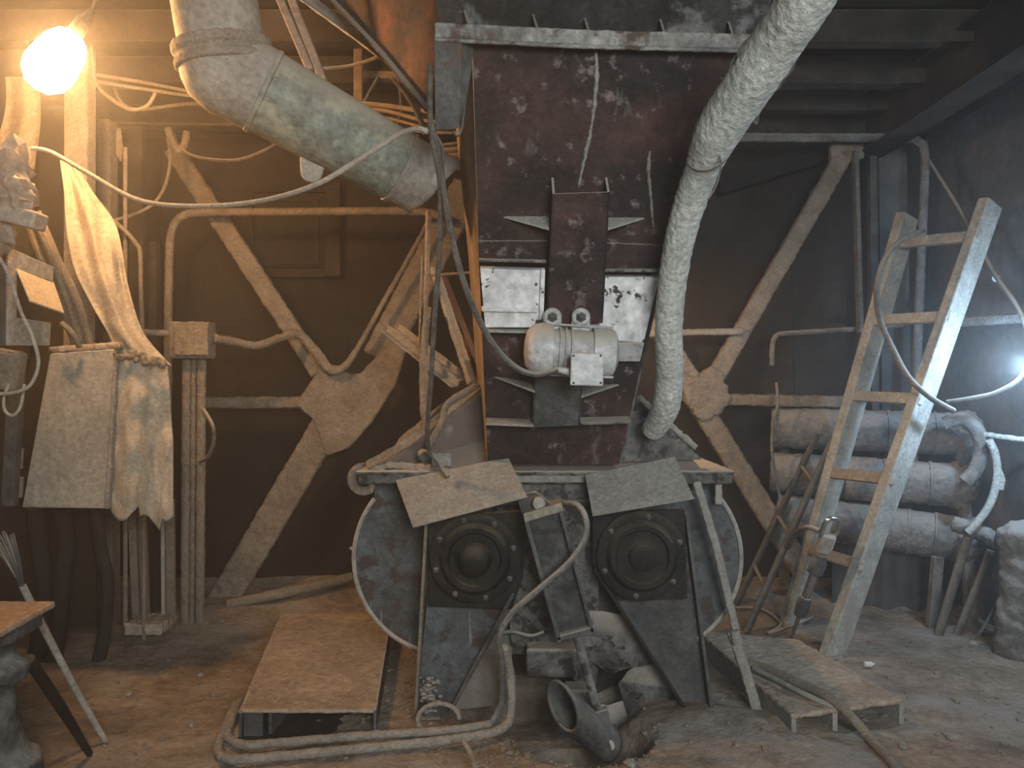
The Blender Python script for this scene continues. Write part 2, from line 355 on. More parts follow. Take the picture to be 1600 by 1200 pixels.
part('bulb', B().lathe(LAMP2 + V((0.0, 0, 0)), (1, 0, 0), [(0.0, 0.0), (0.008, 0.035), (0.03, 0.05), (0.05, 0.04)], 16), 'glowcool', t, True)
part('bracket', B().box(LAMP2 + V((0.17, 0, 0)), (0.24, 0.05, 0.05)), 'steel', t)
t = thing('cage_lamp', 'small shaded warm bulb hanging behind the chute', 'lamp', V((0.60, 4.30, 1.97)))
part('bulb', B().lathe((0.60, 4.30, 1.90), (0, 0, 1), [(0, 0.0), (0.008, 0.02), (0.03, 0.03), (0.055, 0.018)], 12), 'glowsmall', t, True)
sh = part('lamp_shade', B().lathe((0.60, 4.30, 1.955), (0, 0, 1), [(0, 0.11), (0.035, 0.085), (0.07, 0.04), (0.09, 0.015)], 24), 'steel', t, True)  # unseen shade added to keep this bulb's light off the ceiling
part('wire', B().tube([(0.60, 4.30, 2.04), (0.60, 4.30, 2.8), (0.60, 4.72, 3.29)], 0.005, 6, False), 'cable', t)

# ------------------------------------------------------------------ feed chute
t = thing('feed_chute', 'tall rusty red steel feed chute leaning over the crusher', 'chute', V((0.2, 3.55, 1.1)))
outl = [(738, 62), (1172, 70), (1130, 140), (1096, 225), (1064, 330), (1034, 425), (1008, 555), (968, 725), (762, 725), (748, 400)]
b = B(); b.prism([C(*p) for p in outl], V((0, 0.898, 0.44)) * 0.012); part('front_plate', b, 'rust', t)
# side plates running back
def sidepl(pts, back):
    b = B(); f_ = [C(*p) for p in pts]; k = [P(*q) for q in back]
    for i in range(len(pts) - 1):
        b.plate([f_[i], f_[i + 1], k[i + 1], k[i]], 0.008)
    return b
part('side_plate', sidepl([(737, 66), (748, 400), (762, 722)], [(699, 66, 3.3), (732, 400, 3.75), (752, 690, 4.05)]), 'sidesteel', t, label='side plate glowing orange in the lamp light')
part('side_plate', sidepl([(1174, 70), (1096, 225), (1034, 425), (968, 722)], [(1120, 70, 3.6), (1078, 225, 3.75), (1022, 425, 3.95), (960, 690, 4.1)]), 'mottle', t)
# edge flange at the right of the chute
pts = [C(x, y, 0.01) for (x, y) in ((1165, 85), (1122, 170), (1096, 240), (1066, 330), (1040, 415))]
part('edge_flange', B().sweep(spline(pts, 5), rect(0.012, 0.085), up=(0, -1, 0)), 'mottle', t)
# top rim
b = B(); b.sweep([C(678, 50, 0.03), C(930, 62, 0.03), C(1180, 68, 0.03)], ell(0.05, 0.06, 0.012), up=(0, -0.4, 0.9)); part('rim', b, 'rim', t, bevel=0.003, coat=(0.006, 0.006, 0.03), label='pale chipped top rim')
b = B(); b.plate([C(678, 60, 0.05), C(722, 62, 0.05), C(718, 200, 0.05), C(680, 204, 0.05)], 0.015)
part('side_bracket', b, 'steel', t, bevel=0.003, label='grey hanging bracket with ragged edge')
b = B(); b.plate([C(722, 66, 0.045), C(740, 68, 0.0), C(737, 110, 0.0), C(716, 200, 0.04)], 0.008); part('side_bracket', b, 'steel', t)
# channel stiffener
def ch(x0, y0, x1, y1, x2, y2, x3, y3, off): return [C(x0, y0, off), C(x1, y1, off), C(x2, y2, off), C(x3, y3, off)]
b = B(); b.prism(ch(863, 303, 953, 300, 942, 505, 854, 505, 0.10), V((0, 0.898, 0.44)) * 0.01)
b.prism([C(863, 303, 0.10), C(861, 277, 0.0), C(856, 500, 0.0), C(854, 505, 0.10)], (0.010, 0, 0))
b.prism([C(953, 300, 0.10), C(949, 277, 0.0), C(938, 500, 0.0), C(942, 505, 0.10)], (-0.010, 0, 0))
part('channel_stiffener', b, 'rust', t, bevel=0.002)
b = B(); b.prism(ch(838, 500, 918, 500, 906, 665, 832, 668, 0.07), V((0, 0.898, 0.44)) * 0.01)
b.prism([C(838, 500, 0.07), C(838, 500, 0), C(833, 668, 0), C(832, 668, 0.07)], (0.01, 0, 0)); b.prism([C(918, 500, 0.07), C(918, 500, 0), C(906, 665, 0), C(906, 665, 0.07)], (-0.01, 0, 0))
part('channel_stiffener', b, 'steel', t, bevel=0.002)
# fins
def fin(xi, yi, xo, yo, hgt, d): 
    b = B(); b.prism([C(xi, yi, 0.0), C(xi, yi + hgt, d), C(xo, yo, 0.0)], V((0, 0.15, 1)) * 0.008); return b
for a in ((858, 340, 786, 340, 20, 0.08), (950, 342, 1008, 342, 18, 0.08), (836, 600, 772, 590, 14, 0.09), (908, 606, 968, 602, 16, 0.09)):
    part('fin', fin(*a), 'plate', t)
# step plates and ledges
b = B(); b.prism([C(748, 377, 0.012), C(855, 377, 0.012), C(853, 405, 0.012), C(749, 405, 0.012)], V((0, 0.898, 0.44)) * 0.012); part('doubler_plate', b, 'rust', t)
b = B(); b.prism([C(944, 380, 0.012), C(1046, 384, 0.012), C(1036, 420, 0.012), C(942, 420, 0.012)], V((0, 0.898, 0.44)) * 0.012); part('doubler_plate', b, 'rust', t)
def ledge(x0, y0, x1, y1, d, th=0.010):
    b = B(); a, c = C(x0, y0, 0.0), C(x1, y1, 0.0); b.prism([a, c, c + V((0, -d, -0.02)), a + V((0.0, -d, -0.02))], (0, 0, -th)); return b
for (a, m_) in (((749, 403, 852, 405, 0.10), 'mottle'), ((940, 419, 1036, 419, 0.10), 'mottle'), ((758, 510, 850, 512, 0.075), 'plate'), ((760, 652, 833, 655, 0.085), 'plate'), ((905, 652, 982, 650, 0.08), 'mottle')):
    part('ledge', ledge(*a), m_, t, bevel=0.002)
# white painted boxes
b = B(); b.prism([C(750, 420, 0.05), C(851, 423, 0.05), C(848, 512, 0.05), C(758, 512, 0.05)], V((0, 0.898, 0.44)) * 0.04)
b.prism([C(845, 422, 0.065), C(852, 422, 0.065), C(849, 512, 0.065), C(842, 512, 0.065)], V((0, 0.898, 0.44)) * 0.03)
b.prism([C(752, 482, 0.062), C(840, 484, 0.062), C(840, 489, 0.062), C(753, 487, 0.062)], V((0, 0.898, 0.44)) * 0.03)
part('white_panel', b, 'white', t, bevel=0.003, label='white painted panel with black speckles, left')
b = B(); b.prism([C(936, 433, 0.05), C(1030, 433, 0.05), C(1006, 536, 0.05), C(928, 530, 0.05)], V((0, 0.898, 0.44)) * 0.04)
part('white_panel', b, 'white', t, bevel=0.003, label='white painted panel with black speckles, right')
b = B(); b.prism([C(932, 537, 0.06), C(1007, 536, 0.06), C(1000, 565, 0.06), C(930, 565, 0.06)], V((0, 0.898, 0.44)) * 0.05); part('clamp_bar', b, 'motor', t, bevel=0.003)
# weld bead dribbles on front
b = B().tube([C(931, 80, 0.0), C(932, 120, 0), C(926, 185, 0), C(916, 235, 0), C(904, 290, 0)], [0.004, 0.009, 0.006, 0.008, 0.003], 6)
part('dust_streak', b, 'plate', t, True, coat=(0.004, 0.012, 0.02))
b = B().tube([C(1016, 235, 0.0), C(1013, 260, 0), C(1017, 310, 0), C(1021, 355, 0)], [0.003, 0.008, 0.005, 0.003], 6); part('dust_streak', b, 'plate', t, True, coat=(0.004, 0.012, 0.02))

# upper casing above the rim
t = thing('upper_casing', 'dark mottled casing plate above the chute rim', 'casing', V((0.3, 2.9, 2.7)))
b = B().plate([P(672, -40, 2.95), P(1215, -40, 2.95), P(1190, 62, 2.95), P(690, 55, 2.95)], 0.012); part('front_plate', b, 'casing', t)
for (x, y) in ((727, 42), (834, 48), (915, 54), (1033, 56), (1140, 60)):
    b = B().prism([P(x - 3, y - 26, 2.94), P(x - 1, y, 2.94), P(x + 6, y + 3, 2.80)], (0.008, 0, 0)); part('gusset', b, 'plate', t)
# red hopper sheet, upper left
t = thing('storage_hopper', 'sloping red and brown hopper sheet at the top', 'hopper', P(690, 170, 3.5))
b = B().plate([P(515, -18, 3.85), P(690, -40, 3.0), P(684, 60, 3.05), P(675, 170, 3.2), P(600, 88, 3.5), P(522, -5, 3.82)], 0.01); part('sloping_sheet', b, 'redsheet', t)
b = B().sweep([P(455, -20, 3.95), P(560, 55, 3.72), P(650, 122, 3.40)], ell(0.07, 0.05)); part('edge_angle', b, 'ductgrey', t, coat=(0.008, 0.008, 0.04))
b = B().sweep([P(500, -30, 3.85), P(600, 75, 3.45), P(676, 168, 3.17)], ell(0.05, 0.05)); part('edge_angle', b, 'rust', t)

# ------------------------------------------------------------------ crusher
t = thing('roll_crusher', 'grey twin roll crusher with two round bearing hubs', 'crusher', V((0.1, 3.7, 0.0)))
YH = 3.72
def arc(cx, cy, r, a0, a1, n=26): return [(cx + r * math.cos(math.radians(a0 + (a1 - a0) * i / n)), cy + r * math.sin(math.radians(a0 + (a1 - a0) * i / n))) for i in range(n + 1)]
left = arc(704, 872, 151, 218, 90); right = arc(1008, 872, 150, 90, -40)
poly = [(585, 741)] + left + right + [(1132, 741)]
b = B().prism([P(x, y, YH) for x, y in poly], (0, 0.75, 0)); part('roll_housing', b, 'blue', t, bevel=0.004)
for a in (left, right):
    part('housing_rim', B().tube([P(x, y, YH - 0.005) for x, y in a], 0.011, 6, False), 'ductgrey', t, True)
# jagged lugs on the left rim
b = B(); b.prism([P(575, 748, YH), P(590, 752, YH), P(580, 772, YH)], (0, 0.05, 0)); b.prism([P(545, 857, YH), P(558, 852, YH), P(556, 864, YH)], (0, 0.04, 0)); part('lug', b, 'plate', t)
# top flange
zf = 1.105
b = B().box((0.15, 3.98, zf), (1.70, 0.86, 0.014)); b.box((0.15, 3.565, zf - 0.03), (1.68, 0.012, 0.05)); part('top_flange', b, 'mottle', t, bevel=0.003, coat=(0.008, 0.008, 0.04))
# hopper skirt
q0, q1, q2, q3 = P(590, 735, 3.62), P(1098, 735, 3.62), P(992, 622, 3.72), P(752, 598, 3.72)
r0, r1, r2, r3 = q0 + V((0.05, 0.7, 0)), q1 + V((-0.05, 0.7, 0)), q2 + V((0, 0.45, 0)), q3 + V((0, 0.45, 0))
b = B().plate([q0, q1, q2, q3], 0.01); part('skirt_plate', b, 'rust', t)
part('skirt_plate', B().plate([q0, r0, r3, q3], 0.01, V((1, 0, 0))), 'rust', t); part('skirt_plate', B().plate([q1, r1, r2, q2], 0.01, V((-1, 0, 0))), 'mottle', t)
b = B().plate([P(968, 722, 3.60), P(985, 640, 3.62), P(1000, 628, 3.62), P(1098, 718, 3.60)], 0.01); part('skirt_plate', b, 'mottle', t, label='pale mottled skirt plate at the right')
# edge angles of skirt
part('edge_angle', B().sweep([P(572, 728, 3.58), P(640, 690, 3.62), P(748, 603, 3.68)], ell(0.05, 0.035)), 'dustbrown', t, coat=(0.008, 0.010, 0.03))
part('edge_angle', B().sweep([P(1090, 700, 3.7), P(998, 618, 3.8)], ell(0.05, 0.03)), 'ductgrey', t, coat=(0.008, 0.008, 0.03))
part('dust_heap', B().sweep([P(578, 735, 3.62), P(612, 725, 3.62), P(700, 733, 3.62)], rect(0.07, 0.03)), 'crust', t, True, coat=(0.008, 0.02, 0.03))
part('corner_post', B().box(P(1122, 760, 3.62), (0.03, 0.03, 0.16)), 'ductgrey', t, coat=(0.006, 0.010, 0.03))
# centre front panel between the covers
b = B().plate([P(770, 742, 3.60), P(935, 742, 3.60), P(935, 1010, 3.66), P(800, 1010, 3.66)], 0.012); part('front_panel', b, 'mottle', t)
part('crossbar', B().box(P(850, 748, 3.57), (0.50, 0.03, 0.03)), 'plate', t, bevel=0.003)
part('crossbar', B().box(P(860, 785, 3.58), (0.45, 0.02, 0.02)), 'steel', t, bevel=0.003)
# support legs: face plate + flanges
def leg(face, fl, fr, m1):
    a = part('leg', B().prism([P(x, y, 3.58) for x, y in face], (0, 0.012, 0)), m1, t)
    for (l, w_, m2) in ((fl, 0.07, 'dustbrown' if m1 == 'blue' else 'black'), (fr, 0.07, 'steel')):  # black on the right leg's left flange stands in for a shadow band
        o = part('flange', B().sweep([P(l[0], l[1], 3.55), P(l[2], l[3], 3.55)], rect(0.014, w_), up=(0, 1, 0)), m2, a, bevel=0.002)
leg([(668, 930), (808, 930), (702, 1120), (650, 1125)], (668, 800, 650, 1122), (802, 925, 704, 1110), 'blue')
leg([(925, 880), (1078, 930), (1112, 1128), (1078, 1128)], (930, 890, 1078, 1118), (1070, 800, 1112, 1125), 'steel')
# bearing hubs
def hub(cx, cy, rs, m, sq, boss, nb, off):
    o = P(cx, cy, 3.50)
    h = part('bearing_hub', B().plate([P(x, y, 3.52) for x, y in sq], 0.03), 'black', t, bevel=0.004)
    k = 3.5 / FPX
    part('hub_cover', B().lathe(o + V((0, 0.0, 0)), (0, -1, 0), [(-0.02, rs * k), (0.012, rs * k), (0.016, rs * 0.97 * k), (0.016, rs * 0.80 * k), (0.028, rs * 0.76 * k), (0.040, rs * 0.70 * k), (0.040, rs * 0.60 * k), (0.022, rs * 0.56 * k), (0.022, rs * 0.38 * k), (0.028, boss * 1.05 * k), (0.075 if off else 0.045, boss * 0.98 * k), (0.095 if off else 0.05, boss * 0.75 * k), (0.105 if off else 0.052, boss * 0.3 * k)], 40), 'black', h, True)
    for i in range(nb):
        a = 2 * math.pi * (i + 0.35) / nb
        q = o + V((math.cos(a) * rs * 0.89 * k, 0, math.sin(a) * rs * 0.89 * k))
        part('bolt', B().lathe(q, (0, -1, 0), [(0.01, 0.013), (0.026, 0.013), (0.027, 0.007), (0.042, 0.007)], 6), 'steel', h)
hub(742, 872, 70, 'black', [(668, 806), (820, 798), (818, 900), (800, 952), (670, 948)], 25, 8, True)
hub(1002, 868, 70, 'black', [(926, 802), (1070, 796), (1074, 936), (965, 938), (926, 880)], 20, 6, False)
# rod end eye at the left corner
part('rod_eye', B().lathe(P(568, 748, 3.75), (0.25, -1, 0), [(-0.025, 0.035), (-0.025, 0.075), (0.025, 0.075), (0.025, 0.035), (-0.02, 0.033)], 20), 'dustbrown', t, True)
part('bracket', B().box(P(690, 718, 3.56), (0.09, 0.03, 0.06)), 'plate', t, bevel=0.004)
part('knob', B().lathe(P(662, 712, 3.56), (0.2, -1, 0), [(-0.02, 0.03), (0.03, 0.03), (0.04, 0.02)], 12), 'steel', t, True)

# loose cover plates
def cover(poly, label, Y0, Y1):
    b = B().plate([P(poly[0][0], poly[0][1], Y0), P(poly[1][0], poly[1][1], Y0), P(poly[2][0], poly[2][1], Y1), P(poly[3][0], poly[3][1], Y1)], 0.006)
    one('cover_plate', label, 'plate', b, 'plate', bevel=0.0015, group='loose plates over the bearings')
cover([(618, 750), (794, 714), (824, 776), (645, 824)], 'tan lit dusty plate over the left bearing hub', 3.50, 3.30)
cover([(914, 742), (1054, 713), (1085, 779), (926, 806)], 'grey dusty plate over the right bearing hub', 3.50, 3.34)

# ------------------------------------------------------------------ vibrator motor
mo = C(893, 548, 0.17); mx = V((1, 0.03, -0.055)).normalized()
t = thing('vibrator_motor', 'pale grey vibrator motor bolted on the chute', 'motor', mo + V((0, 0.05, -0.12)))
part('body', B().lathe(mo - mx * 0.08, mx, [(0, 0.082), (0.16, 0.082)], 32), 'motor', t, True)
b = B()
for i in range(3): b.lathe(mo + mx * (-0.055 + i * 0.022), mx, [(0, 0.08), (0.002, 0.091), (0.009, 0.091), (0.011, 0.08)], 32)
part('ribs', b, 'motor', t, True)
part('end_cap', B().lathe(mo - mx * 0.078, -mx, [(0, 0.100), (0.045, 0.102), (0.075, 0.094), (0.098, 0.070), (0.106, 0.03)], 36), 'motorcap', t, True, label='polished domed end cap')
part('end_cap', B().lathe(mo + mx * 0.078, mx, [(0, 0.096), (0.055, 0.096), (0.085, 0.088), (0.098, 0.06), (0.103, 0.02)], 36), 'motorcap', t, True)
for s in (-1, 1):
    part('clamp_bolt', B().cyl(mo - mx * 0.09 + V((0, -0.02, s * 0.098)), mo + mx * 0.16 + V((0, -0.02, s * 0.095)), 0.005, sides=8), 'motor', t, True)
part('mounting_foot', B().box(mo + V((-0.005, 0.09, 0.02)), (0.24, 0.05, 0.20)), 'motor', t, bevel=0.008)
for dx in (-0.075, 0.035):
    lug = part('mounting_lug', B().lathe(mo + V((dx, 0.03, 0.125)), (0, -1, 0.1), [(0, 0.036), (0.05, 0.036), (0.055, 0.030)], 18).box(mo + V((dx, 0.02, 0.10)), (0.07, 0.06, 0.07)), 'motor', t, True)
    part('bolt', B().lathe(mo + V((dx, -0.025, 0.128)), (0, -1, 0.1), [(0, 0.02), (0.012, 0.02), (0.014, 0.012), (0.03, 0.012)], 6), 'steel', lug)
tb = part('terminal_box', B().box(mo + V((0.045, -0.10, -0.055)), (0.10, 0.10, 0.08)), 'motor', t, bevel=0.006)
part('lid', B().box(mo + V((0.045, -0.158, -0.075)), (0.122, 0.016, 0.122), Matrix.Rotation(0.03, 3, 'Y')), 'motorcap', tb, bevel=0.006)
b = B()
for sx in (-1, 1):
    for sz in (-1, 1): b.lathe(mo + V((0.045 + sx * 0.05, -0.166, -0.075 + sz * 0.05)), (0, -1, 0), [(0, 0.005), (0.004, 0.004)], 8)
part('screws', b, 'steel', tb)
part('cable_gland', B().cyl(mo + V((-0.01, -0.11, -0.085)), mo + V((-0.065, -0.12, -0.075)), 0.016, 0.011, 12), 'motorcap', t, True)
cable('motor_cable', 'black power cable looping down to the vibrator motor', [mo + V((-0.06, -0.12, -0.076)), P(835, 585, 2.95), P(800, 570, 2.95), P(762, 525, 2.92), P(728, 450, 2.88), P(706, 370, 2.84), P(694, 300, 2.8), P(686, 250, 2.76), P(678, 215, 2.72), P(672, 190, 2.70)], 0.0115, 'cable')
cable('hanging_cable', 'thin black cable hanging straight beside the chute', [P(672, 100, 2.70), P(673, 200, 2.71), P(688, 290, 2.8), P(686, 400, 2.95), P(680, 480, 3.05), P(673, 600, 3.2), P(668, 690, 3.4), P(685, 724, 3.42), P(700, 745, 3.40)], 0.0105, 'cable')
cable('lamp_cable', 'pale cable swagging from the lamp to the chute', [P(50, 232, 3.40), P(80, 238, 3.38), P(140, 272, 3.3), P(215, 312, 3.2), P(300, 322, 3.1), P(400, 315, 2.98), P(490, 290, 2.84), P(560, 250, 2.8), P(620, 212, 2.75), P(652, 201, 2.70), P(668, 206, 2.69)], 0.0095, 'cablepale')
cable('hanging_cable', 'short looped cable behind the hanging cable', [P(680, 210, 2.78), P(692, 235, 2.8), P(690, 280, 2.85), P(685, 330, 2.9)], 0.006, 'cable')
cable('bracket_hook', 'curved steel hook on the orange side of the chute', [P(738, 90, 2.83), P(728, 150, 2.84), P(722, 200, 2.83), P(714, 212, 2.82), P(708, 205, 2.82)], 0.005, 'steel', 'hook')

# ------------------------------------------------------------------ hydraulic cylinder between hubs
t = thing('hydraulic_cylinder', 'rusty hydraulic cylinder slanting between the two hubs', 'cylinder', P(948, 1165, 3.30))
def HC(px, py, o=0): return P(px, py, 3.34 - o)
b = B().plate([HC(826, 812), HC(873, 800), HC(922, 985), HC(876, 1000)], 0.08); part('barrel', b, 'steeldim', t, bevel=0.004)
part('side_rail', B().sweep([HC(822, 812, .01), HC(874, 1000, .01)], rect(0.018, 0.06), up=(0, 1, 0)), 'steel', t, bevel=0.002)
part('side_rail', B().sweep([HC(876, 800, .01), HC(925, 985, .01)], rect(0.014, 0.06), up=(0, 1, 0)), 'steel', t, bevel=0.002)
part('end_cap', B().plate([HC(817, 803, .05), HC(878, 785, .05), HC(881, 799, .05), HC(820, 817, .05)], 0.14), 'yellowish', t, bevel=0.006)
part('end_cap', B().plate([HC(868, 995, .04), HC(930, 978, .04), HC(934, 990, .04), HC(870, 1003, .04)], 0.12), 'steel', t, bevel=0.006)
part('lug', B().plate([HC(806, 772, -.02), HC(838, 768, -.02), HC(868, 792, -.02), HC(816, 806, -.02)], 0.05), 'steel', t, bevel=0.004)
part('pin', B().lathe(HC(842, 786, .01), (0, -1, 0), [(-0.04, 0.026), (0.018, 0.026), (0.020, 0.022), (0.015, 0.021)], 20), 'ductgrey', t, True)
part('piston_rod', B().cyl(HC(900, 990), P(936, 1118, 3.32), 0.019), 'mottle', t, True)
cl = part('clevis', B().plate([P(922, 1115, 3.30), P(950, 1108, 3.30), P(964, 1165, 3.28), P(950, 1180, 3.28), P(938, 1172, 3.28)], 0.06), 'steel', t, bevel=0.004)
part('pin', B().lathe(P(950, 1163, 3.27), (0, -1, 0), [(-0.05, 0.026), (0.016, 0.026), (0.020, 0.02)], 16), 'ductgrey', cl, True)
cable('hydraulic_hose', 'pale rubber hose curving across the crusher front', [P(880, 788, 3.42), P(900, 788, 3.30), P(914, 806, 3.24), P(915, 838, 3.22), P(890, 878, 3.20), P(840, 922, 3.20), P(800, 958, 3.22), P(780, 995, 3.27), P(783, 1025, 3.33), P(785, 1060, 3.40), P(783, 1100, 3.42), P(768, 1130, 3.42)], 0.0125, 'roll', 'hose', sides=12)
cable('branch_hose', 'short dark hose joining the pale hose below the cylinder', [P(778, 992, 3.30), P(800, 988, 3.4), P(830, 994, 3.42), P(850, 988, 3.42)], 0.010, 'steel', 'hose')
part_b = B().tube([F(768, 1131, .03), F(700, 1141, .03), F(560, 1150, .03), F(440, 1160, .03), F(385, 1164, .03), F(360, 1155, .03), F(356, 1140, .03), F(375, 1095, .03)], 0.018, 10)
one('floor_pipe', 'dusty conduit along the floor bending left before the box', 'pipe', part_b, 'dust', True, coat=(0.007, 0.008, 0.03), group='conduits along the floor')
part_b = B().tube([P(788, 1010, 3.36), P(797, 1050, 3.44), P(799, 1100, 3.43), F(785, 1138, .03), F(700, 1156, .03), F(560, 1170, .03), F(420, 1183, .03), F(362, 1186, .03), F(342, 1176, .03), F(345, 1150, .03), F(368, 1102, .03)], 0.019, 10)
one('floor_pipe', 'lower dusty conduit closest to the viewer on the floor', 'pipe', part_b, 'dust', True, coat=(0.007, 0.008, 0.03), group='conduits along the floor')
# low concrete kerb in front and plate pieces
def hump(u, v):
    x = -1.22 + 1.25 * u; y = 3.02 + 0.24 * v
    return (x, y, -0.03 + 0.05 * math.sin(math.pi * v) ** .4 * (1 if 0.02 < u < 0.98 else 0) + 0.012 * noise.noise(V((x * 9, y * 9, 0))))
# parts under the crusher
t = thing('base_frame', 'grey steel base frame under the crusher', 'frame', V((0.1, 3.75, -0.1)))
part('block', B().box(P(862, 1030, 3.62), (0.23, 0.12, 0.13)), 'mottle', t, bevel=0.01, coat=(0.008, 0.01, 0.04))
part('block', B().box(P(905, 1088, 3.60), (0.13, 0.12, 0.10)), 'mottle', t, bevel=0.01)
part('plate', B().plate([P(700, 1000, 3.72), P(800, 985, 3.72), P(800, 1100, 3.66), P(700, 1110, 3.66)], 0.02), 'steel', t)
jag = [(922, 1032), (935, 1046), (948, 1050), (958, 1052), (966, 1068), (972, 1062), (980, 1050), (993, 1040), (990, 1075), (975, 1094), (950, 1102), (925, 1098)]
outr = [(905, 955), (940, 955), (990, 965), (1020, 990), (1060, 1030), (1080, 1080), (1080, 1135), (990, 1150), (960, 1160), (925, 1150), (905, 1140), (895, 1050)]
b = B(); n_ = len(jag)
A_ = [P(x, y, 3.68) for x, y in jag]; O_ = [P(x, y, 3.64) for x, y in outr]
import itertools
def ang(p, c): return math.atan2(p.z - c.z, p.x - c.x)
cc = P(957, 1070, 3.66); A_.sort(key=lambda p: ang(p, cc)); O_.sort(key=lambda p: ang(p, cc))
b.add(A_ + O_, [(i, (i + 1) % n_, n_ + (i + 1) % n_, n_ + i) for i in range(n_)])
o = part('torn_sheet', b, 'mottle', t, True, label='torn sheet with a ragged hole')
o.modifiers.new('solid', 'SOLIDIFY').thickness = 0.008
part('dark_backing', B().plate([P(880, 1000, 3.95), P(1020, 1000, 3.95), P(1020, 1150, 3.95), P(880, 1150, 3.95)], 0.01), 'shade', t)  # near-black sheet standing in for the shade behind the torn hole
# scoop shaped trough
def cutpipe(u, v):
    a = 2 * math.pi * v; ax_ = V((0.62, 0.30, -0.62)).normalized()
    s1 = ax_.cross(V((0, -1, 0))).normalized(); s2 = ax_.cross(s1)
    c = P(878, 1102, 3.26) + ax_ * ((0.34 - 0.04) * u) - ax_ * (0.06 * math.cos(a - 2.2)) * (1 - u)
    return c + s1 * math.cos(a) * 0.070 + s2 * math.sin(a) * 0.10
o = one('cut_pipe', 'dusty open ended pipe stub slanting into the pit', 'pipe', B().grid(cutpipe, 14, 32), 'steeldim', True); o.modifiers.new('solid', 'SOLIDIFY').thickness = 0.014
# coil ring on floor between leg and conduit
b = B().tube([F(660, 1135, .03) + V((0.09 * math.cos(a), 0.02 * math.sin(a), 0.06 * math.sin(a) + 0.03)) + V((0.07, 0, 0)) for a in [i * math.pi / 9 for i in range(0, 15)]], 0.010, 8)
one('hose_offcut', 'curved offcut of hose at the left crusher foot', 'hose', b, 'dust', True)
one('steel_bar', 'thin bar leaning up from the floor at bottom centre', 'bar', B().tube([P(724, 1157, 3.12), P(736, 1180, 3.05), P(748, 1215, 2.9)], 0.010, 8), 'dust', True)

# ------------------------------------------------------------------ green duct upper left
t = thing('extraction_duct', 'green dusty round duct slanting down from top left', 'duct', P(640, 330, 3.3))
a0, a1 = P(322, -80, 3.04), P(350, 92, 3.10)
e0, e1 = P(392, 132, 3.14), P(625, 262, 3.40); e2 = P(668, 302, 3.46)
part('upper_pipe', B().lathe(a0, a1 - a0, [(0, 0.162), ((a1 - a0).length, 0.162)], 40), 'ductgrey', t, True)
d = (a1 - a0).normalized()
part('collar', B().lathe(a1 - d * 0.06, d, [(0, 0.163), (0.0, 0.188), (0.035, 0.190), (0.040, 0.176), (0.06, 0.176), (0.066, 0.188), (0.09, 0.186), (0.095, 0.155)], 40), 'dust', t, True, coat=(0.007, 0.006, 0.03))
c_ = [a1 - d * 0.01, a1 + d * 0.05, P(370, 118, 3.12), e0, e0.lerp(e1, 0.08)]
part('elbow', B().tube(spline(c_, 5), 0.170, 40, False), 'ductgrey', t, True)
d2 = (e1 - e0).normalized(); L_ = (e1 - e0).length
part('lower_pipe', B().lathe(e0, d2, [(0, 0.168), (0.04, 0.168), (0.045, 0.174), (0.06, 0.174), (0.065, 0.166), (L_, 0.150)], 48), 'duct', t, True)
part('seam_band', B().lathe(e0.lerp(e1, 0.985), d2, [(0, 0.150), (0, 0.158), (0.015, 0.158), (0.016, 0.150)], 40), 'ductgrey', t, True)
def mouth(u, v):
    a = 2 * math.pi * v; h = V((0, 0, 1)); s1 = (h - d2 * h.dot(d2)).normalized(); s2 = d2.cross(s1)
    ln = 0.17 + 0.05 * math.cos(a) - 0.02 * noise.noise(V((math.cos(a) * 2, math.sin(a) * 2, 0)))
    r = 0.149 + 0.004 * u
    return e1 + d2 * ln * u + (s1 * math.cos(a) + s2 * math.sin(a)) * r
o = part('mouth_sleeve', B().grid(mouth, 8, 48), 'ductgrey', t, True); o.modifiers.new('solid', 'SOLIDIFY').thickness = 0.006
hp = P(486, 262, 3.24)
part('clamp_tab', B().plate([hp + V((-0.048, 0, 0.05))] + [hp + V((0.046 * math.cos(q), 0, -0.012 + 0.046 * math.sin(q))) for q in [math.pi * (1 + i / 10) for i in range(11)]] + [hp + V((0.055, 0, 0.0))], 0.02), 'cablepale', t, True, bevel=0.008)
for k, (x0, y0, x1, y1, Y_, lab) in enumerate(((434, -10, 486, 112, 3.5, 'left one of two slanting battens above the green duct'), (452, -10, 506, 128, 3.5, 'right one of two slanting battens above the green duct'))):
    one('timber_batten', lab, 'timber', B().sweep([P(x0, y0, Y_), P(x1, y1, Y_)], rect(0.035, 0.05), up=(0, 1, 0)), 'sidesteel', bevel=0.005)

# ------------------------------------------------------------------ white hose at right
hp = [P(1300, -70, 1.95), P(1262, -5, 2.05), P(1215, 65, 2.2), P(1165, 140, 2.35), P(1122, 205, 2.5), P(1095, 270, 2.65), P(1068, 350, 2.8), P(1052, 430, 2.93), P(1045, 510, 3.05), P(1046, 580, 3.18), P(1040, 635, 3.3), P(1020, 672, 3.45)]
rr = [0.070, 0.070, 0.072, 0.074, 0.073, 0.056, 0.054, 0.052, 0.052, 0.054, 0.058, 0.050]
t = thing('suction_hose', 'thick pale wrapped hose hanging right of the chute', 'hose', hp[-1])
part('tube', B().tube(hp, rr, 24, True, 14), 'hosewhite', t, True, coat=(0.006, 0.007, 0.02))
def ring(c, d, r, n=20):
    d = V(d).normalized(); h = V((0, -1, 0)); a = (h - d * h.dot(d)).normalized(); b_ = d.cross(a)
    return [c + (a * math.cos(x) + b_ * math.sin(x)) * r for x in [2 * math.pi * i / n for i in range(n + 1)]]
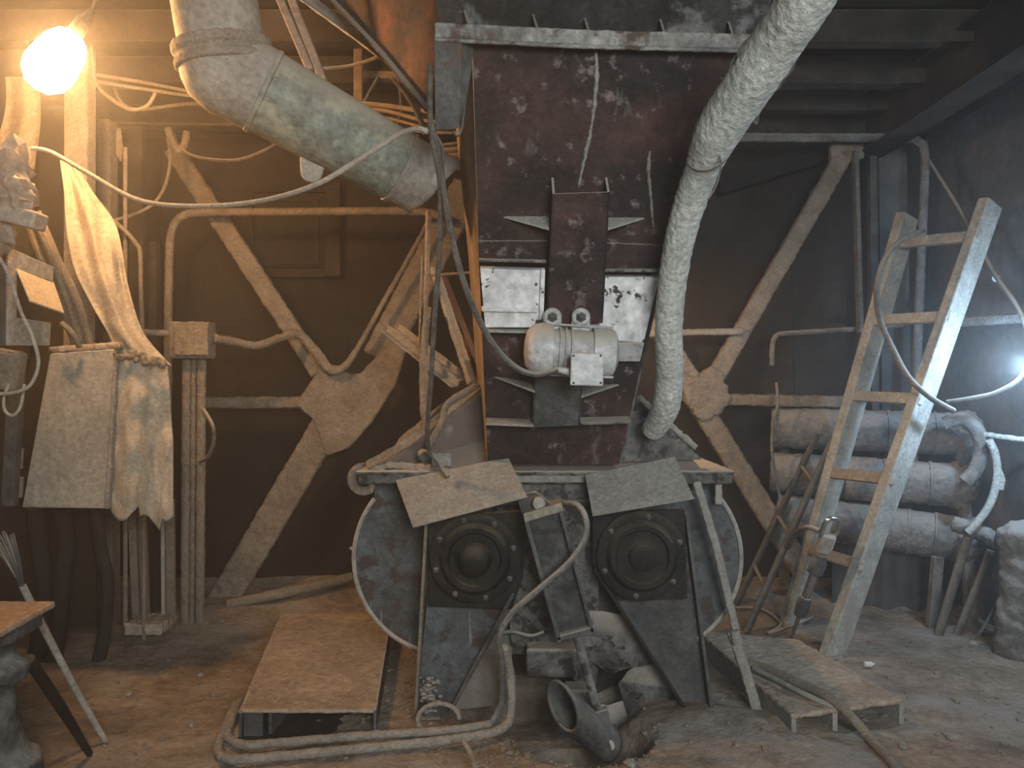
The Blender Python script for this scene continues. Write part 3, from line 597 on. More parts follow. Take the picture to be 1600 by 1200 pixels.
for (i, f_, k) in ((2, 0.35, 0.080), (2, 0.62, 0.080), (4, 0.55, 0.066)):
    c = hp[i].lerp(hp[i + 1], f_)
    part('binding_wire', B().tube(ring(c, hp[i + 1] - hp[i] + V((0.1, 0, 0.25 if k > .07 else 0)), k), 0.004, 6, False), 'cable', t, True)
part('binding_wire', B().tube([P(1122, 232, 2.5), P(1126, 262, 2.5), P(1118, 292, 2.5), P(1106, 312, 2.5)], 0.003, 6), 'cable', t, True)
cable('tie_loop', 'small hanging tie loop right of the pale hose', [P(1178, 150, 3.0), P(1184, 170, 3.0), P(1182, 192, 3.0), P(1176, 185, 3.0), P(1178, 160, 3.0)], 0.007, 'steel', 'wire')

# ------------------------------------------------------------------ left brace
YB = 5.36
coatb = (0.012, 0.022, 0.045)
t = thing('brace_frame', 'dust caked steel brace with gusset on the left', 'brace', P(345, 935, YB))
def arm(px, m='dustbrown', w_=0.15, th=0.07, tt=None, coat=coatb, name='diagonal_arm', Y0=YB, Y1=YB, lab=None):
    return part(name, B().sweep([P(px[0], px[1], Y0), P(px[2], px[3], Y1)], rect(w_, th), up=(0, 1, 0)), m, tt or t, True, coat=coat, label=lab)
arm((270, 232, 500, 582), w_=0.12); arm((532, 628, 345, 945), w_=0.20); arm((590, 560, 732, 290), w_=0.21, th=0.06); arm((318, 629, 480, 629), w_=0.075, name='horizontal_arm')
b = B().prism([P(x, y, YB - 0.06) for x, y in ((500, 575), (560, 585), (600, 545), (640, 520), (618, 600), (580, 660), (545, 700), (510, 712), (488, 655), (462, 632), (478, 605))], (0, 0.05, 0))
part('gusset_plate', b, 'dustbrown', t, True, coat=(0.012, 0.014, 0.05))
part('foot', B().lathe(P(345, 985, YB), (0, 0, 1), [(-0.05, 0.32), (0.03, 0.22), (0.10, 0.13), (0.2, 0.06)], 20), 'dustbrown', t, True, coat=(0.02, 0.04, 0.1), label='dust heap around the brace foot')
t = thing('brace_frame', 'dust caked steel brace with gusset behind the pale hose', 'brace', P(1230, 860, 5.3))
arm((1322, 235, 1104, 612), w_=0.115, tt=t); arm((1085, 620, 1262, 905), w_=0.14, tt=t); arm((1110, 640, 1020, 500), w_=0.12, tt=t)
arm((1130, 624, 1330, 628), w_=0.075, tt=t, name='horizontal_arm')
b = B().prism([P(x, y, 5.30) for x, y in ((1058, 575), (1085, 592), (1112, 572), (1130, 582), (1142, 625), (1128, 645), (1095, 660), (1070, 625))], (0, 0.05, 0))
part('gusset_plate', b, 'dustbrown', t, True, coat=(0.014, 0.05, 0.04))
arm((1322, 225, 1322, 250), w_=0.22, tt=t, name='top_plate')

# pipes on the left of the back wall
def pipe(name, label, pts, r, m='dust', coat=(0.008, 0.009, 0.03), group=None, cat='pipe'):
    return one(name, label, cat, B().tube(pts, r, 12, True, 8), m, True, coat=coat, group=group)
pipe('conduit', 'dusty conduit bending over the left brace to the duct', [P(262, 960, 5.2), P(262, 600, 5.2), P(264, 420, 5.2), P(268, 362, 5.2), P(285, 338, 5.2), P(320, 332, 5.2), P(450, 331, 5.2), P(640, 330, 5.2), P(690, 338, 5.2)], 0.026, 'dustbrown')
t = thing('junction_box', 'square dust coated junction box on the conduit', 'box', P(301, 563, 4.75))
part('body', B().box(P(301, 532, 4.75), (0.235, 0.12, 0.215)), 'dustbrown', t, True, coat=(0.008, 0.012, 0.03))
part('lid', B().box(P(299, 532, 4.67), (0.20, 0.03, 0.18)), 'dustbrown', t, True, coat=(0.008, 0.010, 0.02))
for i, x in enumerate((292, 303, 315)):
    lab = ['left vertical conduit under the junction box', 'middle vertical conduit under the junction box', 'right vertical conduit under the junction box'][i]
    pipe('vertical_conduit', lab, [P(x, 562, 4.78), P(x - 1, 700, 4.78), P(x - 2, 850, 4.78), P(x - 3, 990, 4.78)], 0.027 if i != 1 else 0.015, 'dustbrown', group='conduits below the junction box')
pipe('branch_conduit', 'short conduit left of the junction box', [P(220, 519, 4.8), P(245, 520, 4.8), P(272, 521, 4.8)], 0.020)
cable('dusty_hose', 'dust furred hose from junction box over the brace', [P(334, 528, 4.75), P(365, 534, 4.85), P(400, 540, 4.95), P(440, 527, 5.1), P(466, 522, 5.2), P(492, 548, 5.24), P(514, 576, 5.24), P(536, 574, 5.24), P(558, 545, 5.22), P(600, 470, 5.2), P(640, 400, 5.2), P(676, 335, 5.2)], [0.028, 0.026, 0.026, 0.026, 0.03, 0.035, 0.035, 0.026, 0.018, 0.016, 0.015, 0.015], 'dustbrown', 'hose', coat=(0.008, 0.012, 0.03))
cable('loose_wire', 'coil of cable beside the vertical conduits', [P(318, 640, 4.75), P(332, 665, 4.7), P(334, 690, 4.7), P(326, 712, 4.72), P(312, 722, 4.75)], 0.012, 'cable')
for i, (pts, lab) in enumerate((
        ([P(262, 215, 5.0), P(266, 250, 4.95), P(258, 290, 4.9), P(240, 318, 4.85), P(210, 335, 4.8), P(175, 345, 4.7)], 'thin cable curving down left of the brace'),
        ([P(272, 210, 5.0), P(280, 230, 4.95), P(310, 246, 4.9), P(370, 250, 4.9), P(420, 232, 4.9), P(452, 212, 4.9)], 'slack cable hanging below the steel beam'),
        ([P(120, 112, 4.4), P(220, 128, 4.5), P(340, 150, 4.6), P(450, 155, 4.7)], 'upper cable of the bunch behind the duct'),
        ([P(120, 122, 4.4), P(230, 140, 4.5), P(350, 155, 4.6), P(450, 152, 4.7)], 'lower cable of the bunch behind the duct'),
        ([P(142, 62, 4.26), P(150, 128, 4.3), P(175, 155, 4.3), P(205, 171, 4.3), P(230, 165, 4.3), P(243, 145, 4.3)], 'hanging cable loop right of the bright lamp'),
        ([P(170, 108, 4.76), P(200, 168, 4.8), P(300, 162, 4.8), P(420, 165, 4.8)], 'straight cable just above the steel beam'),
        ([P(546, 230, 4.2), P(560, 180, 4.3), P(580, 140, 4.3), P(592, 120, 4.3)], 'left cable of the tangle beside the hopper'),
        ([P(600, 245, 4.2), P(620, 200, 4.2), P(627, 160, 4.2), P(620, 110, 4.2)], 'middle cable of the tangle beside the hopper'),
        ([P(612, 122, 4.1), P(635, 150, 4.1), P(652, 180, 4.1), P(664, 210, 4.1)], 'right cable of the tangle beside the hopper'),
        ([P(490, 108, 4.0), P(540, 104, 4.0), P(575, 95, 3.9), P(600, 84, 3.8)], 'dark cable from the battens to the hopper'))):
    cable('thin_cable', lab, pts, 0.010 if i < 6 else 0.009, 'dustbrown' if i in (0, 2, 3, 4, 5) else 'cable', group='loose cables under the ceiling')
for i in range(9):
    y = 165 + i * 11
    cable('bundled_cable', ('topmost', 'second', 'third', 'fourth', 'fifth', 'sixth', 'seventh', 'eighth', 'lowest')[i] + ' cable from the top in the orange lit bundle behind the duct', [P(530, y - 6, 4.3), P(600, y + random.uniform(-4, 8), 4.2), P(675, y + 14 + random.uniform(-6, 6), 4.1), P(740, y + 10, 4.1)], random.uniform(0.007, 0.016), 'timber', group='cable bundle behind the duct end')
pipe('hook_eye', 'knotted eye hanging under the left beam', [P(262, 200, 4.95), P(270, 222, 4.95), P(280, 235, 4.95), P(288, 226, 4.95), P(292, 205, 4.95)], 0.022, 'dustbrown', cat='hook')

# left background posts and steelwork
for (x0, y0, x1, y1, Y_, w_, m_, lab) in (
        (160, 190, 165, 980, 4.9, 0.14, 'dustbrown', 'broad dusty steel post behind the cloth'),
        (214, 200, 220, 980, 5.0, 0.09, 'beam', 'narrower dusty steel post right of the cloth'),
        (196, 230, 196, 980, 4.6, 0.022, 'dustbrown', 'thin vertical rod in front of the left posts'),
        (235, 380, 240, 960, 5.1, 0.10, 'beam', 'dark wooden upright beside the left conduit')):
    one('post', lab, 'post', B().sweep([P(x0, y0, Y_), P(x1, y1, Y_)], rect(w_, w_ * 0.7), up=(0, 1, 0)), m_, bevel=0.004)
one('hanging_plate', 'narrow pointed plate hanging under the left beam', 'plate', B().plate([P(182, 200, 4.7), P(188, 200, 4.7), P(192, 232, 4.7), P(188, 252, 4.7), P(181, 240, 4.7)], 0.01), 'dustbrown')
cable('thin_conduit', 'thin conduit stepping down right of the cloth', [P(178, 345, 4.5), P(200, 365, 4.5), P(212, 380, 4.5), P(219, 395, 4.5), P(220, 450, 4.5), P(222, 520, 4.5), P(224, 700, 4.5), P(225, 1000, 4.5)], 0.012, 'dustbrown', 'pipe')

# ------------------------------------------------------------------ left cabinet and cloth
YC = 3.95
t = thing('electrical_cabinet', 'dusty metal electrical cabinet half covered by cloth', 'cabinet', P(110, 795, YC + 0.1))
tl, tr, brr, bl = P(78, 552, YC), P(181, 545, YC - 0.03), P(166, 795, YC - 0.03), P(34, 793, YC)
part('door', B().prism([tl, tr, brr, bl], (0, 0.03, 0)), 'cabinet', t, bevel=0.006)
part('body', B().prism([tl + V((.01, .035, 0)), tr + V((.03, .035, 0)), brr + V((.08, .035, 0)), bl + V((-.01, .035, 0))], (0, 0.3, 0)), 'cabinet', t, bevel=0.006)
part('door_edge', B().sweep([tr + V((0.008, 0, 0)), brr + V((0.008, 0, 0))], rect(0.02, 0.04), up=(0, 1, 0)), 'dust', t, bevel=0.004, coat=(0.006, 0.008, 0.03))
part('top_ledge', B().prism([tl + V((-.01, 0.0, .0)), tr + V((.02, 0.0, .0)), tr + V((.02, .34, .02)), tl + V((-.01, .34, .02))], (0, 0, 0.03)), 'crust', t, True, coat=(0.008, 0.02, 0.03))
part('name_plate', B().prism([P(101, 567, YC - .004), P(130, 567, YC - .004), P(130, 575, YC - .004), P(101, 575, YC - .004)], (0, .004, 0)), 'cabinet', t)
for y in (700, 745): part('hinge', B().cyl(P(32, y, YC - .01), P(30, y + 32, YC - .01), 0.016), 'dustbrown', t, True)
one('cabinet_post', 'grey upright frame left of the electrical cabinet', 'post', B().sweep([P(28, 560, 3.9), P(15, 790, 3.9)], rect(0.06, 0.05), up=(0, 1, 0)), 'steel', bevel=0.004)
# sweeping cloth
def cl1(u, v):      # u along the length, v across
    L1 = [(95, 250), (100, 300), (104, 360), (116, 420), (140, 470), (168, 520), (182, 552)]
    R1 = [(124, 262), (146, 300), (178, 345), (190, 390), (200, 450), (224, 520), (268, 572)]
    def at(Lp, u):
        x = u * (len(Lp) - 1); i = min(int(x), len(Lp) - 2); f_ = x - i
        p0, p1, p2, p3 = [V(Lp[max(0, min(len(Lp) - 1, i + k))]) for k in (-1, 0, 1, 2)]
        return 0.5 * ((2 * p1) + (p2 - p0) * f_ + (2 * p0 - 5 * p1 + 4 * p2 - p3) * f_ * f_ + (3 * p1 - p0 - 3 * p2 + p3) * f_ ** 3)
    a, c = at(L1, u), at(R1, u); p = a.lerp(c, v)
    Y = 3.98 - 0.03 * u + 0.03 * math.sin(v * 7 + u * 2) * (0.5 + u) * 0.8 + 0.03 * v + 0.03 * noise.noise(V((u * 5, v * 5, 1)))
    return P(p.x, p.y, Y)
def clothobj(name, label, fns):
    b = B()
    for f_, nu_, nv_ in fns: b.grid(f_, nu_, nv_)
    o = one(name, label, 'cloth', b, 'cloth', True); o.modifiers.new('solid', 'SOLIDIFY').thickness = 0.006; return o
clothobj('draped_cloth', 'long pale sackcloth sweeping down from the lamp', [(cl1, 50, 26)])
def cl2(u, v):      # hanging piece: u down, v across
    top = V((183, 552)).lerp(V((262, 572)), v); ybot = 800 + 14 * math.sin(v * 9) + (18 if 0.45 < v < 0.8 else 0)
    x = top.x + (-9 * u * (1 - v)) + (4 * math.sin(u * 3) + 8 * u) * v; y = top.y + (ybot - top.y) * u
    Y = 3.92 + 0.10 * v * v + (0.010 + 0.028 * u) * math.sin(v * 9 + 1.2 + u) + 0.02 * noise.noise(V((u * 6, v * 6, 5)))
    return P(x, y, Y)
clothobj('hanging_cloth', 'wrinkled sackcloth hanging down the cabinet side', [(cl2, 50, 44)])
b = B()
for i in range(46):
    u = random.random(); p = P(178 + 82 * u + random.uniform(-4, 4), 548 + 22 * u + random.uniform(-8, 10), 3.88 + 0.05 * u); s_ = random.uniform(0.006, 0.018)
    b.box(p, (s_ * 2, s_, s_ * 1.4), Matrix.Rotation(random.uniform(0, 3), 3, V((random.random(), random.random(), 1)).normalized()))
o = one('dust_crumbs', 'crumbs of caked dust along the cloth fold', 'dust', b, 'dustbrown', coat=(0.006, 0.01, 0.02)); o['kind'] = 'stuff'
# cable bundle
bl_ = [([P(52, 340, 3.7), P(75, 385, 3.75), P(95, 440, 3.85), P(115, 500, 3.95), P(130, 545, 4.05)], 0.020), ([P(44, 348, 3.7), P(60, 395, 3.75), P(85, 450, 3.85), P(105, 500, 3.95), P(118, 548, 4.05)], 0.016),
       ([P(58, 330, 3.72), P(88, 400, 3.8), P(118, 470, 3.9), P(136, 520, 4.0), P(142, 548, 4.05)], 0.017), ([P(70, 420, 3.9), P(95, 480, 3.95), P(112, 520, 4.0), P(124, 548, 4.08)], 0.022), ([P(86, 400, 3.85), P(112, 445, 3.9), P(132, 500, 3.98), P(136, 548, 4.08)], 0.014)]
for (pts, r), lab in zip(bl_, ('thickest front cable running into the cabinet top', 'left front cable running into the cabinet top', 'right front cable running into the cabinet top', 'rear cable low in the cabinet bundle', 'rear right cable in the cabinet bundle')):
    cable('cabinet_cable', lab, pts, r, 'dustbrown', group='cables into the cabinet')
cable('cabinet_cable', 'short cut cable end on the cabinet top', [P(96, 505, 3.85), P(112, 520, 3.85), P(124, 542, 3.9)], 0.014, 'dustbrown')
# switch box with open lid
t = thing('switch_box', 'small switch box with its lid hanging open', 'box', P(40, 545, 3.5))
A, Bq = P(12, 388, 3.35), P(84, 420, 3.60); A2, B2 = P(12, 540, 3.35), P(78, 540, 3.60)
part('side', B().prism([P(-60, 385, 3.40), A, A2, P(-60, 545, 3.40)], (0, 0.02, 0)), 'steel', t, bevel=0.003)
rf = lambda u, v: A.lerp(Bq, u).lerp(A2.lerp(B2, u), v)
b = B(); b.plate([rf(0, 0), rf(1, 0), rf(1, .17), rf(0, .17)], 0.01); b.plate([rf(0, .17), rf(.2, .17), rf(.2, .75), rf(0, .75)], 0.01); b.plate([rf(0, .70), rf(1, .70), rf(1, 1), rf(0, 1)], 0.01)
b.prism([A, Bq, Bq + V((-0.35, 0.1, 0)), A + V((-0.35, 0, 0))], (0, 0, 0.008))
part('body', b, 'ductgrey', t, bevel=0.002)
part('inside', B().plate([rf(0, .1) + V((-.15, .05, 0)), rf(1.0, .1) + V((-.1, .1, 0)), rf(1.0, .9) + V((-.1, .1, 0)), rf(0, .9) + V((-.15, .05, 0))], 0.01), 'shade', t)  # near-black sheet paints the shade inside the open box
part('lid', B().plate([P(24, 413, 3.42), P(84, 440, 3.62), P(101, 489, 3.44), P(48, 470, 3.24)], 0.008), 'cloth', t, bevel=0.002)
one('control_box', 'rounded grey pendant box under the switch box', 'box', B().box(P(12, 578, 3.3), (0.12, 0.08, 0.17), Matrix.Rotation(0.15, 3, 'Y')), 'dustbrown', False, bevel=0.02)
cable('loop_wire', 'pale wire looping in front of the switch box', [P(-8, 392, 3.1), P(14, 430, 3.1), P(32, 485, 3.1), P(50, 525, 3.1), P(60, 565, 3.1), P(50, 598, 3.1), P(28, 612, 3.1), P(-10, 616, 3.1)], 0.007, 'cablepale')
cable('loop_wire', 'small pale wire loop under the pendant box', [P(14, 600, 3.15), P(6, 622, 3.15), P(8, 642, 3.15), P(20, 649, 3.15), P(32, 635, 3.15), P(38, 600, 3.15)], 0.006, 'cablepale')
# foil wrapped bundle
def crumple(c, rx, ry, rz, amp, seed, nu_=15, nv_=10):
    b = B()
    def f_(u, v):
        a = 2 * math.pi * u; t_ = math.pi * v
        d_ = V((math.cos(a) * math.sin(t_), math.sin(a) * math.sin(t_), math.cos(t_)))
        q = noise.noise(d_ * 2.0 + V((seed, 0, 0))) * 1.3 + noise.noise(d_ * 5 + V((seed, 0, 0))) * 0.9
        return V(c) + V((d_.x * rx, d_.y * ry, d_.z * rz)) * (1 + amp * q)
    return b.grid(f_, nu_, nv_)
t = thing('wrapped_bundle', 'crumpled silvery wrapped bundle at the left edge', 'bundle', P(0, 380, 3.3))
part('upper_wrap', crumple(P(2, 268, 3.2), 0.10, 0.10, 0.11, 0.5, 3), 'foil', t)
part('lower_wrap', crumple(P(30, 305, 3.2), 0.06, 0.08, 0.09, 0.4, 9), 'foil', t)
part('arm', B().box(P(15, 335, 3.2), (0.26, 0.10, 0.07), Matrix.Rotation(0.25, 3, 'Y')), 'ductgrey', t, True, bevel=0.01)
part('tail_wrap', crumple(P(-5, 372, 3.2), 0.07, 0.07, 0.07, 0.35, 14), 'foil', t)
# left wall panel behind lamp
one('lamp_post', 'broad pale post lit glaringly just under the lamp', 'post', B().sweep([P(126, -60, 4.4), P(124, 560, 4.4)], rect(0.13, 0.10), up=(0, 1, 0)), 'dust', bevel=0.01)
one('hanging_sheet', 'dim dusty sheet hanging left below the bright lamp', 'cloth', B().grid(lambda u, v: P(8 + 50 * u + 6 * math.sin(v * 4) - 14 * v * (1 - u), 120 + 120 * v + 25 * u * v, 4.1 + 0.02 * math.sin(u * 9)), 24, 20), 'dustbrown', True)
one('wall_board', 'pale upright board behind the lamp at left', 'board', B().prism([P(-60, -60, 4.4), P(60, -60, 4.4), P(40, 560, 4.4), P(-60, 560, 4.4)], (0, 0.04, 0)), 'beam')
one('wall_board', 'dark upright board behind the loose cables', 'board', B().prism([P(60, 180, 4.5), P(150, 180, 4.5), P(150, 980, 4.5), P(-60, 980, 4.5), P(-60, 560, 4.5), P(60, 560, 4.5)], (0, 0.03, 0)), 'wall')
# hanging sacks and pipes under cabinet
for i, (x, w_, xb, lab) in enumerate(((55, 0.05, 70, 'dark slack hose left under the cabinet'), (98, 0.045, 96, 'dark upright pipe under the cabinet middle'), (150, 0.035, 168, 'dark bulging hose under the cabinet right side'))):
    one('dark_hose', lab, 'hose', B().tube([P(x, 790, 4.22), P(x + 6, 850, 4.3), P(xb, 910, 4.32), P(xb - 4, 980, 4.32), P(xb - 15, 1040, 4.3)], w_, 12), 'shade', True)  # near-black colour puts the shade under the cabinet into the hoses
for i, (x0, x1, m_, lab) in enumerate(((206, 214, 'dustbrown', 'thin lit post below the hanging cloth'), (222, 228, 'dustbrown', 'leaning lit slat below the hanging cloth'), (255, 256, 'cablepale', 'narrow bright strip beside the dark conduit'), (266, 268, 'dustbrown', 'dusty slat next to the dark conduit'))):
    one('lit_slat', lab, 'slat', B().sweep([P(x0, 780, 4.7), P(x1, 968, 4.7)], rect(0.02 if i == 2 else 0.045, 0.03), up=(0, 1, 0)), m_, bevel=0.003)
one('dust_block', 'ragged lit block of dust at the post feet', 'block', B().box(P(235, 975, 4.6), (0.22, 0.2, 0.06)), 'crust', True, coat=(0.01, 0.03, 0.05))

# ------------------------------------------------------------------ table bottom left
t = thing('work_table', 'dusty board topped steel table at bottom left', 'table', V((-1.8, 2.5, 0)))
part('table_top', B().prism([(-1.585, 2.76, .745), (-1.545, 2.2, .745), (-2.3, 2.2, .745), (-2.3, 2.76, .745)], (0, 0, -0.022)), 'tabletop', t, bevel=0.003, coat=(0.008, 0.006, 0.03))
part('under_frame', B().sweep([(-1.62, 2.70, .70), (-1.60, 2.2, .70)], rect(0.05, 0.05)).sweep([(-1.62, 2.70, .70), (-2.3, 2.70, .70)], rect(0.05, 0.05)), 'steeldim', t, coat=(0.008, 0.015, 0.04))
part('pedestal', B().lathe((-1.72, 2.62, 0), (0, 0, 1), [(-0.1, 0.16), (0.25, 0.15), (0.30, 0.10), (0.50, 0.065), (0.53, 0.11), (0.57, 0.11), (0.60, 0.065), (0.69, 0.065)], 24), 'steeldim', t, True, coat=(0.012, 0.02, 0.05))
one('broom_handle', 'pale stick leaning behind the table, foot on the floor', 'stick', B().tube([P(35, 915, 3.1), P(70, 985, 3.15), P(120, 1080, 3.25), F(165, 1158, 0.01)], [0.014, 0.015, 0.013, 0.012], 10), 'ductgrey', True)
b = B()
for i in range(14):
    a = random.uniform(-0.05, 0.05); b.tube([P(36, 918, 3.1), P(10 + i * 1.6, 880, 3.1 + a), P(-18 + i * 3.0, 835 + random.uniform(-6, 8), 3.1 + a)], [0.006, 0.005, 0.003], 5)
o = one('brush_head', 'ragged bristle brush end above the table', 'brush', b, 'steel', True)
one('black_bar', 'black bar leaning from the table to the floor', 'bar', B().tube([P(45, 1030, 2.75), P(95, 1105, 3.0), F(140, 1178, 0.01)], [0.020, 0.020, 0.013], 10), 'black', True)

# ------------------------------------------------------------------ left floor box (open steel channel)
t = thing('floor_box', 'dust covered open steel box left of the crusher', 'box', F(480, 1150))
zt = 0.125
def Fz(px, py, z): return F(px, py, z)
fl, frr, br_, bl_2 = Fz(372, 1110, zt), Fz(588, 1110, zt), Fz(612, 958, zt), Fz(438, 958, zt)
part('top_plate', B().prism([fl, frr, br_, bl_2], (0, 0, -0.014)), 'crust', t, True, coat=(0.009, 0.010, 0.06))
part('side_plate', B().prism([fl + V((0.006, 0, 0)), bl_2 + V((0.006, 0, 0)), V((bl_2.x, bl_2.y, -0.05)), V((fl.x, fl.y, -0.05))], (0.012, 0, 0)), 'steel', t)
part('side_plate', B().prism([frr, br_, V((br_.x, br_.y, -0.05)), V((frr.x, frr.y, -0.05))], (-0.012, 0, 0)), 'steel', t)
part('inner_web', B().prism([V((fl.x + .12, fl.y + .03, zt)), V((fl.x + .12, fl.y + .03, -.05)), V((fl.x + .2, bl_2.y, -.05)), V((fl.x + .2, bl_2.y, zt))], (0.012, 0, 0)), 'steel', t)
part('inner_plate', B().prism([V((fl.x + .02, fl.y + .01, zt - .01)), V((fl.x + .10, fl.y + .01, zt - .01)), V((fl.x + .10, fl.y + .01, -.03)), V((fl.x + .02, fl.y + .01, -.03))], (0, 0.01, 0)), 'blue', t)
part('bottom_plate', B().prism([V((fl.x, fl.y, 0.012)), V((frr.x, frr.y, 0.012)), V((br_.x, br_.y, .012)), V((bl_2.x, bl_2.y, .012))], (0, 0, -0.05)), 'shade', t)  # bottom coloured near-black as the shade inside the open front
# long pipe by the wall foot
pipe('wall_foot_pipe', 'dusty hollow pipe lying along the back wall foot', [P(352, 945, 5.05), P(450, 925, 5.3), P(550, 902, 5.55)], 0.035, 'dustbrown')

# ------------------------------------------------------------------ steel bracing left of the chute
t = thing('support_frame', 'rusty angle steel frame between brace and chute', 'frame', P(700, 600, 4.0))
part('bar', B().sweep([P(600, 512, 4.3), P(712, 600, 3.85)], ell(0.05, 0.04)), 'dust', t, coat=(0.006, 0.008, 0.03))
part('bar', B().sweep([P(620, 510, 4.35), P(725, 590, 3.95)], ell(0.035, 0.04)), 'dust', t, coat=(0.006, 0.008, 0.03))
part('bar', B().sweep([P(678, 420, 4.1), P(738, 600, 3.85)], rect(0.045, 0.03)), 'ductgrey', t, coat=(0.008, 0.008, 0.03))
part('bar', B().sweep([P(690, 430, 4.2), P(752, 590, 4.0)], rect(0.04, 0.03)), 'redsheet', t)
part('cross_rod', B().cyl(P(672, 430, 4.0), P(735, 426, 3.8), 0.007, sides=8), 'dustbrown', t, True)
part('stiffener', B().sweep([P(610, 730, 3.72), P(640, 690, 3.8), P(720, 625, 3.9)], rect(0.09, 0.06)), 'dustbrown', t, coat=(0.008, 0.012, 0.04))
one('vertical_rod', 'pale vertical rod beside the hanging cable', 'rod', B().cyl(P(669, 330, 4.0), P(664, 560, 4.0), 0.013, sides=10).cyl(P(660, 400, 4.0), P(655, 545, 4.0), 0.006, sides=8), 'sidesteel', True)
one('hose_stub', 'dusty rubber sleeve standing on the crusher left corner', 'hose', B().tube([P(668, 480, 3.95), P(662, 560, 3.9), P(664, 640, 3.8), P(672, 720, 3.68)], [0.018, 0.02, 0.024, 0.02], 10), 'dustbrown', True, coat=(0.008, 0.015, 0.03))
cable('bent_pipe', 'thin bent rusty pipe over the crusher shoulder', [P(668, 700, 3.55), P(690, 660, 3.55), P(700, 630, 3.6), P(745, 602, 3.62)], 0.016, 'dustbrown', 'pipe', coat=(0.007, 0.008, 0.02))

# ------------------------------------------------------------------ right side: wooden ladder
t = thing('wooden_ladder', 'tall dusty wooden ladder leaning at the right wall', 'ladder', V((1.75, 4.65, 0)))
Rf, Rt = F(1300, 1022, 0.0), P(1546, 322, 4.55); Lf, Lt = F(1236, 978, 0.0), P(1416, 342, 5.0)
rx = (Rt - Rf).normalized(); rung_dir = (Lt - Rt).normalized()
for (a, c) in ((Rf, Rt), (Lf, Lt)):
    part('rail', B().sweep([a - rx * 0.04, c + rx * 0.02], rect(0.065, 0.15), up=rx.cross(rung_dir)), 'woodpale', t, bevel=0.008)
for (y, yl, m_) in ((375, 385, 'woodpale'), (500, 505, 'woodpale'), (628, 622, 'woodpale'), (752, 742, 'tanwarm'), (885, 860, 'tanwarm')):  # tan on the two lower rungs stands in for warm lamp light
    fr_ = (y - 1022) / (322 - 1022); fl_ = (yl - 978) / (342 - 978)
    def onl(a, c, y_):   # solve for image row y_
        lo, hi = 0.0, 1.0
        for _ in range(30):
            m = (lo + hi) / 2; p = a.lerp(c, m); yy = 600 - (p.z - CH) * FPX / p.y
            if yy > y_: lo = m
            else: hi = m
        return a.lerp(c, m)
    p, q = onl(Rf, Rt, y), onl(Lf, Lt, yl); nn = rx.cross(rung_dir).normalized()
    if nn.y > 0: nn = -nn
    p = p + nn * 0.045; q = q + nn * 0.045
    part('rung', B().sweep([p + (p - q).normalized() * 0.04, q + (q - p).normalized() * 0.04], rect(0.035, 0.065), up=rx), m_, t, bevel=0.006)
# small steel ladder behind
t = thing('steel_ladder', 'thin tubular steel ladder behind the wooden ladder', 'ladder', V((1.5, 5.1, 0)))
S1, S1t = F(1150, 945, 0.02), P(1282, 668, 5.25); S2, S2t = F(1166, 988, 0.0), P(1300, 690, 4.98)
part('rail', B().cyl(S1, S1t, 0.022, sides=12), 'steeldim', t, True); part('rail', B().cyl(S2, S2t, 0.022, sides=12), 'steeldim', t, True)
for f_ in (0.22, 0.5, 0.78): part('rung', B().cyl(S1.lerp(S1t, f_), S2.lerp(S2t, f_), 0.013, sides=10), 'roll', t, True)
# pneumatic breaker
t = thing('jackhammer', 'chrome and grey jackhammer standing against the ladder', 'tool', F(1234, 1003))
j0, j1 = F(1234, 1003, 0.0), P(1303, 812, 4.35); jd = (j1 - j0).normalized(); jl = (j1 - j0).length
part('chisel', B().cyl(j0, j0 + jd * jl * 0.25, 0.010, 0.014, 10), 'chrome', t, True)
part('retainer', B().lathe(j0 + jd * jl * 0.22, jd, [(0, 0.02), (0.01, 0.034), (jl * 0.10, 0.040), (jl * 0.16, 0.030)], 18), 'steel', t, True)
part('barrel', B().lathe(j0 + jd * jl * 0.36, jd, [(0, 0.024), (jl * 0.22, 0.026)], 18), 'chrome', t, True)
part('valve_body', B().lathe(j0 + jd * jl * 0.57, jd, [(0, 0.03), (0.01, 0.044), (jl * 0.10, 0.046), (jl * 0.12, 0.036), (jl * 0.16, 0.036)], 18), 'steel', t, True)
sd = V((0.9, 0.3, -0.3)).cross(jd).cross(jd).normalized()
bh = j0 + jd * jl * 0.74
part('backhead', B().sweep([bh, bh + jd * 0.12], rect(0.085, 0.06), up=(0, 1, 0)), 'ductgrey', t, True, bevel=0.015)
part('handle', B().tube([bh + jd * 0.10 - sd * 0.040, bh + jd * 0.17 - sd * 0.048, bh + jd * 0.21 - sd * 0.03, bh + jd * 0.215 + sd * 0.03, bh + jd * 0.17 + sd * 0.048, bh + jd * 0.10 + sd * 0.040], 0.013, 10), 'chrome', t, True)
cable('air_hose', 'dark air hose joining the jackhammer from the left', [P(1280, 830, 4.4), P(1262, 824, 4.45), P(1245, 832, 4.6), P(1232, 855, 4.8)], 0.015, 'cable', 'hose')

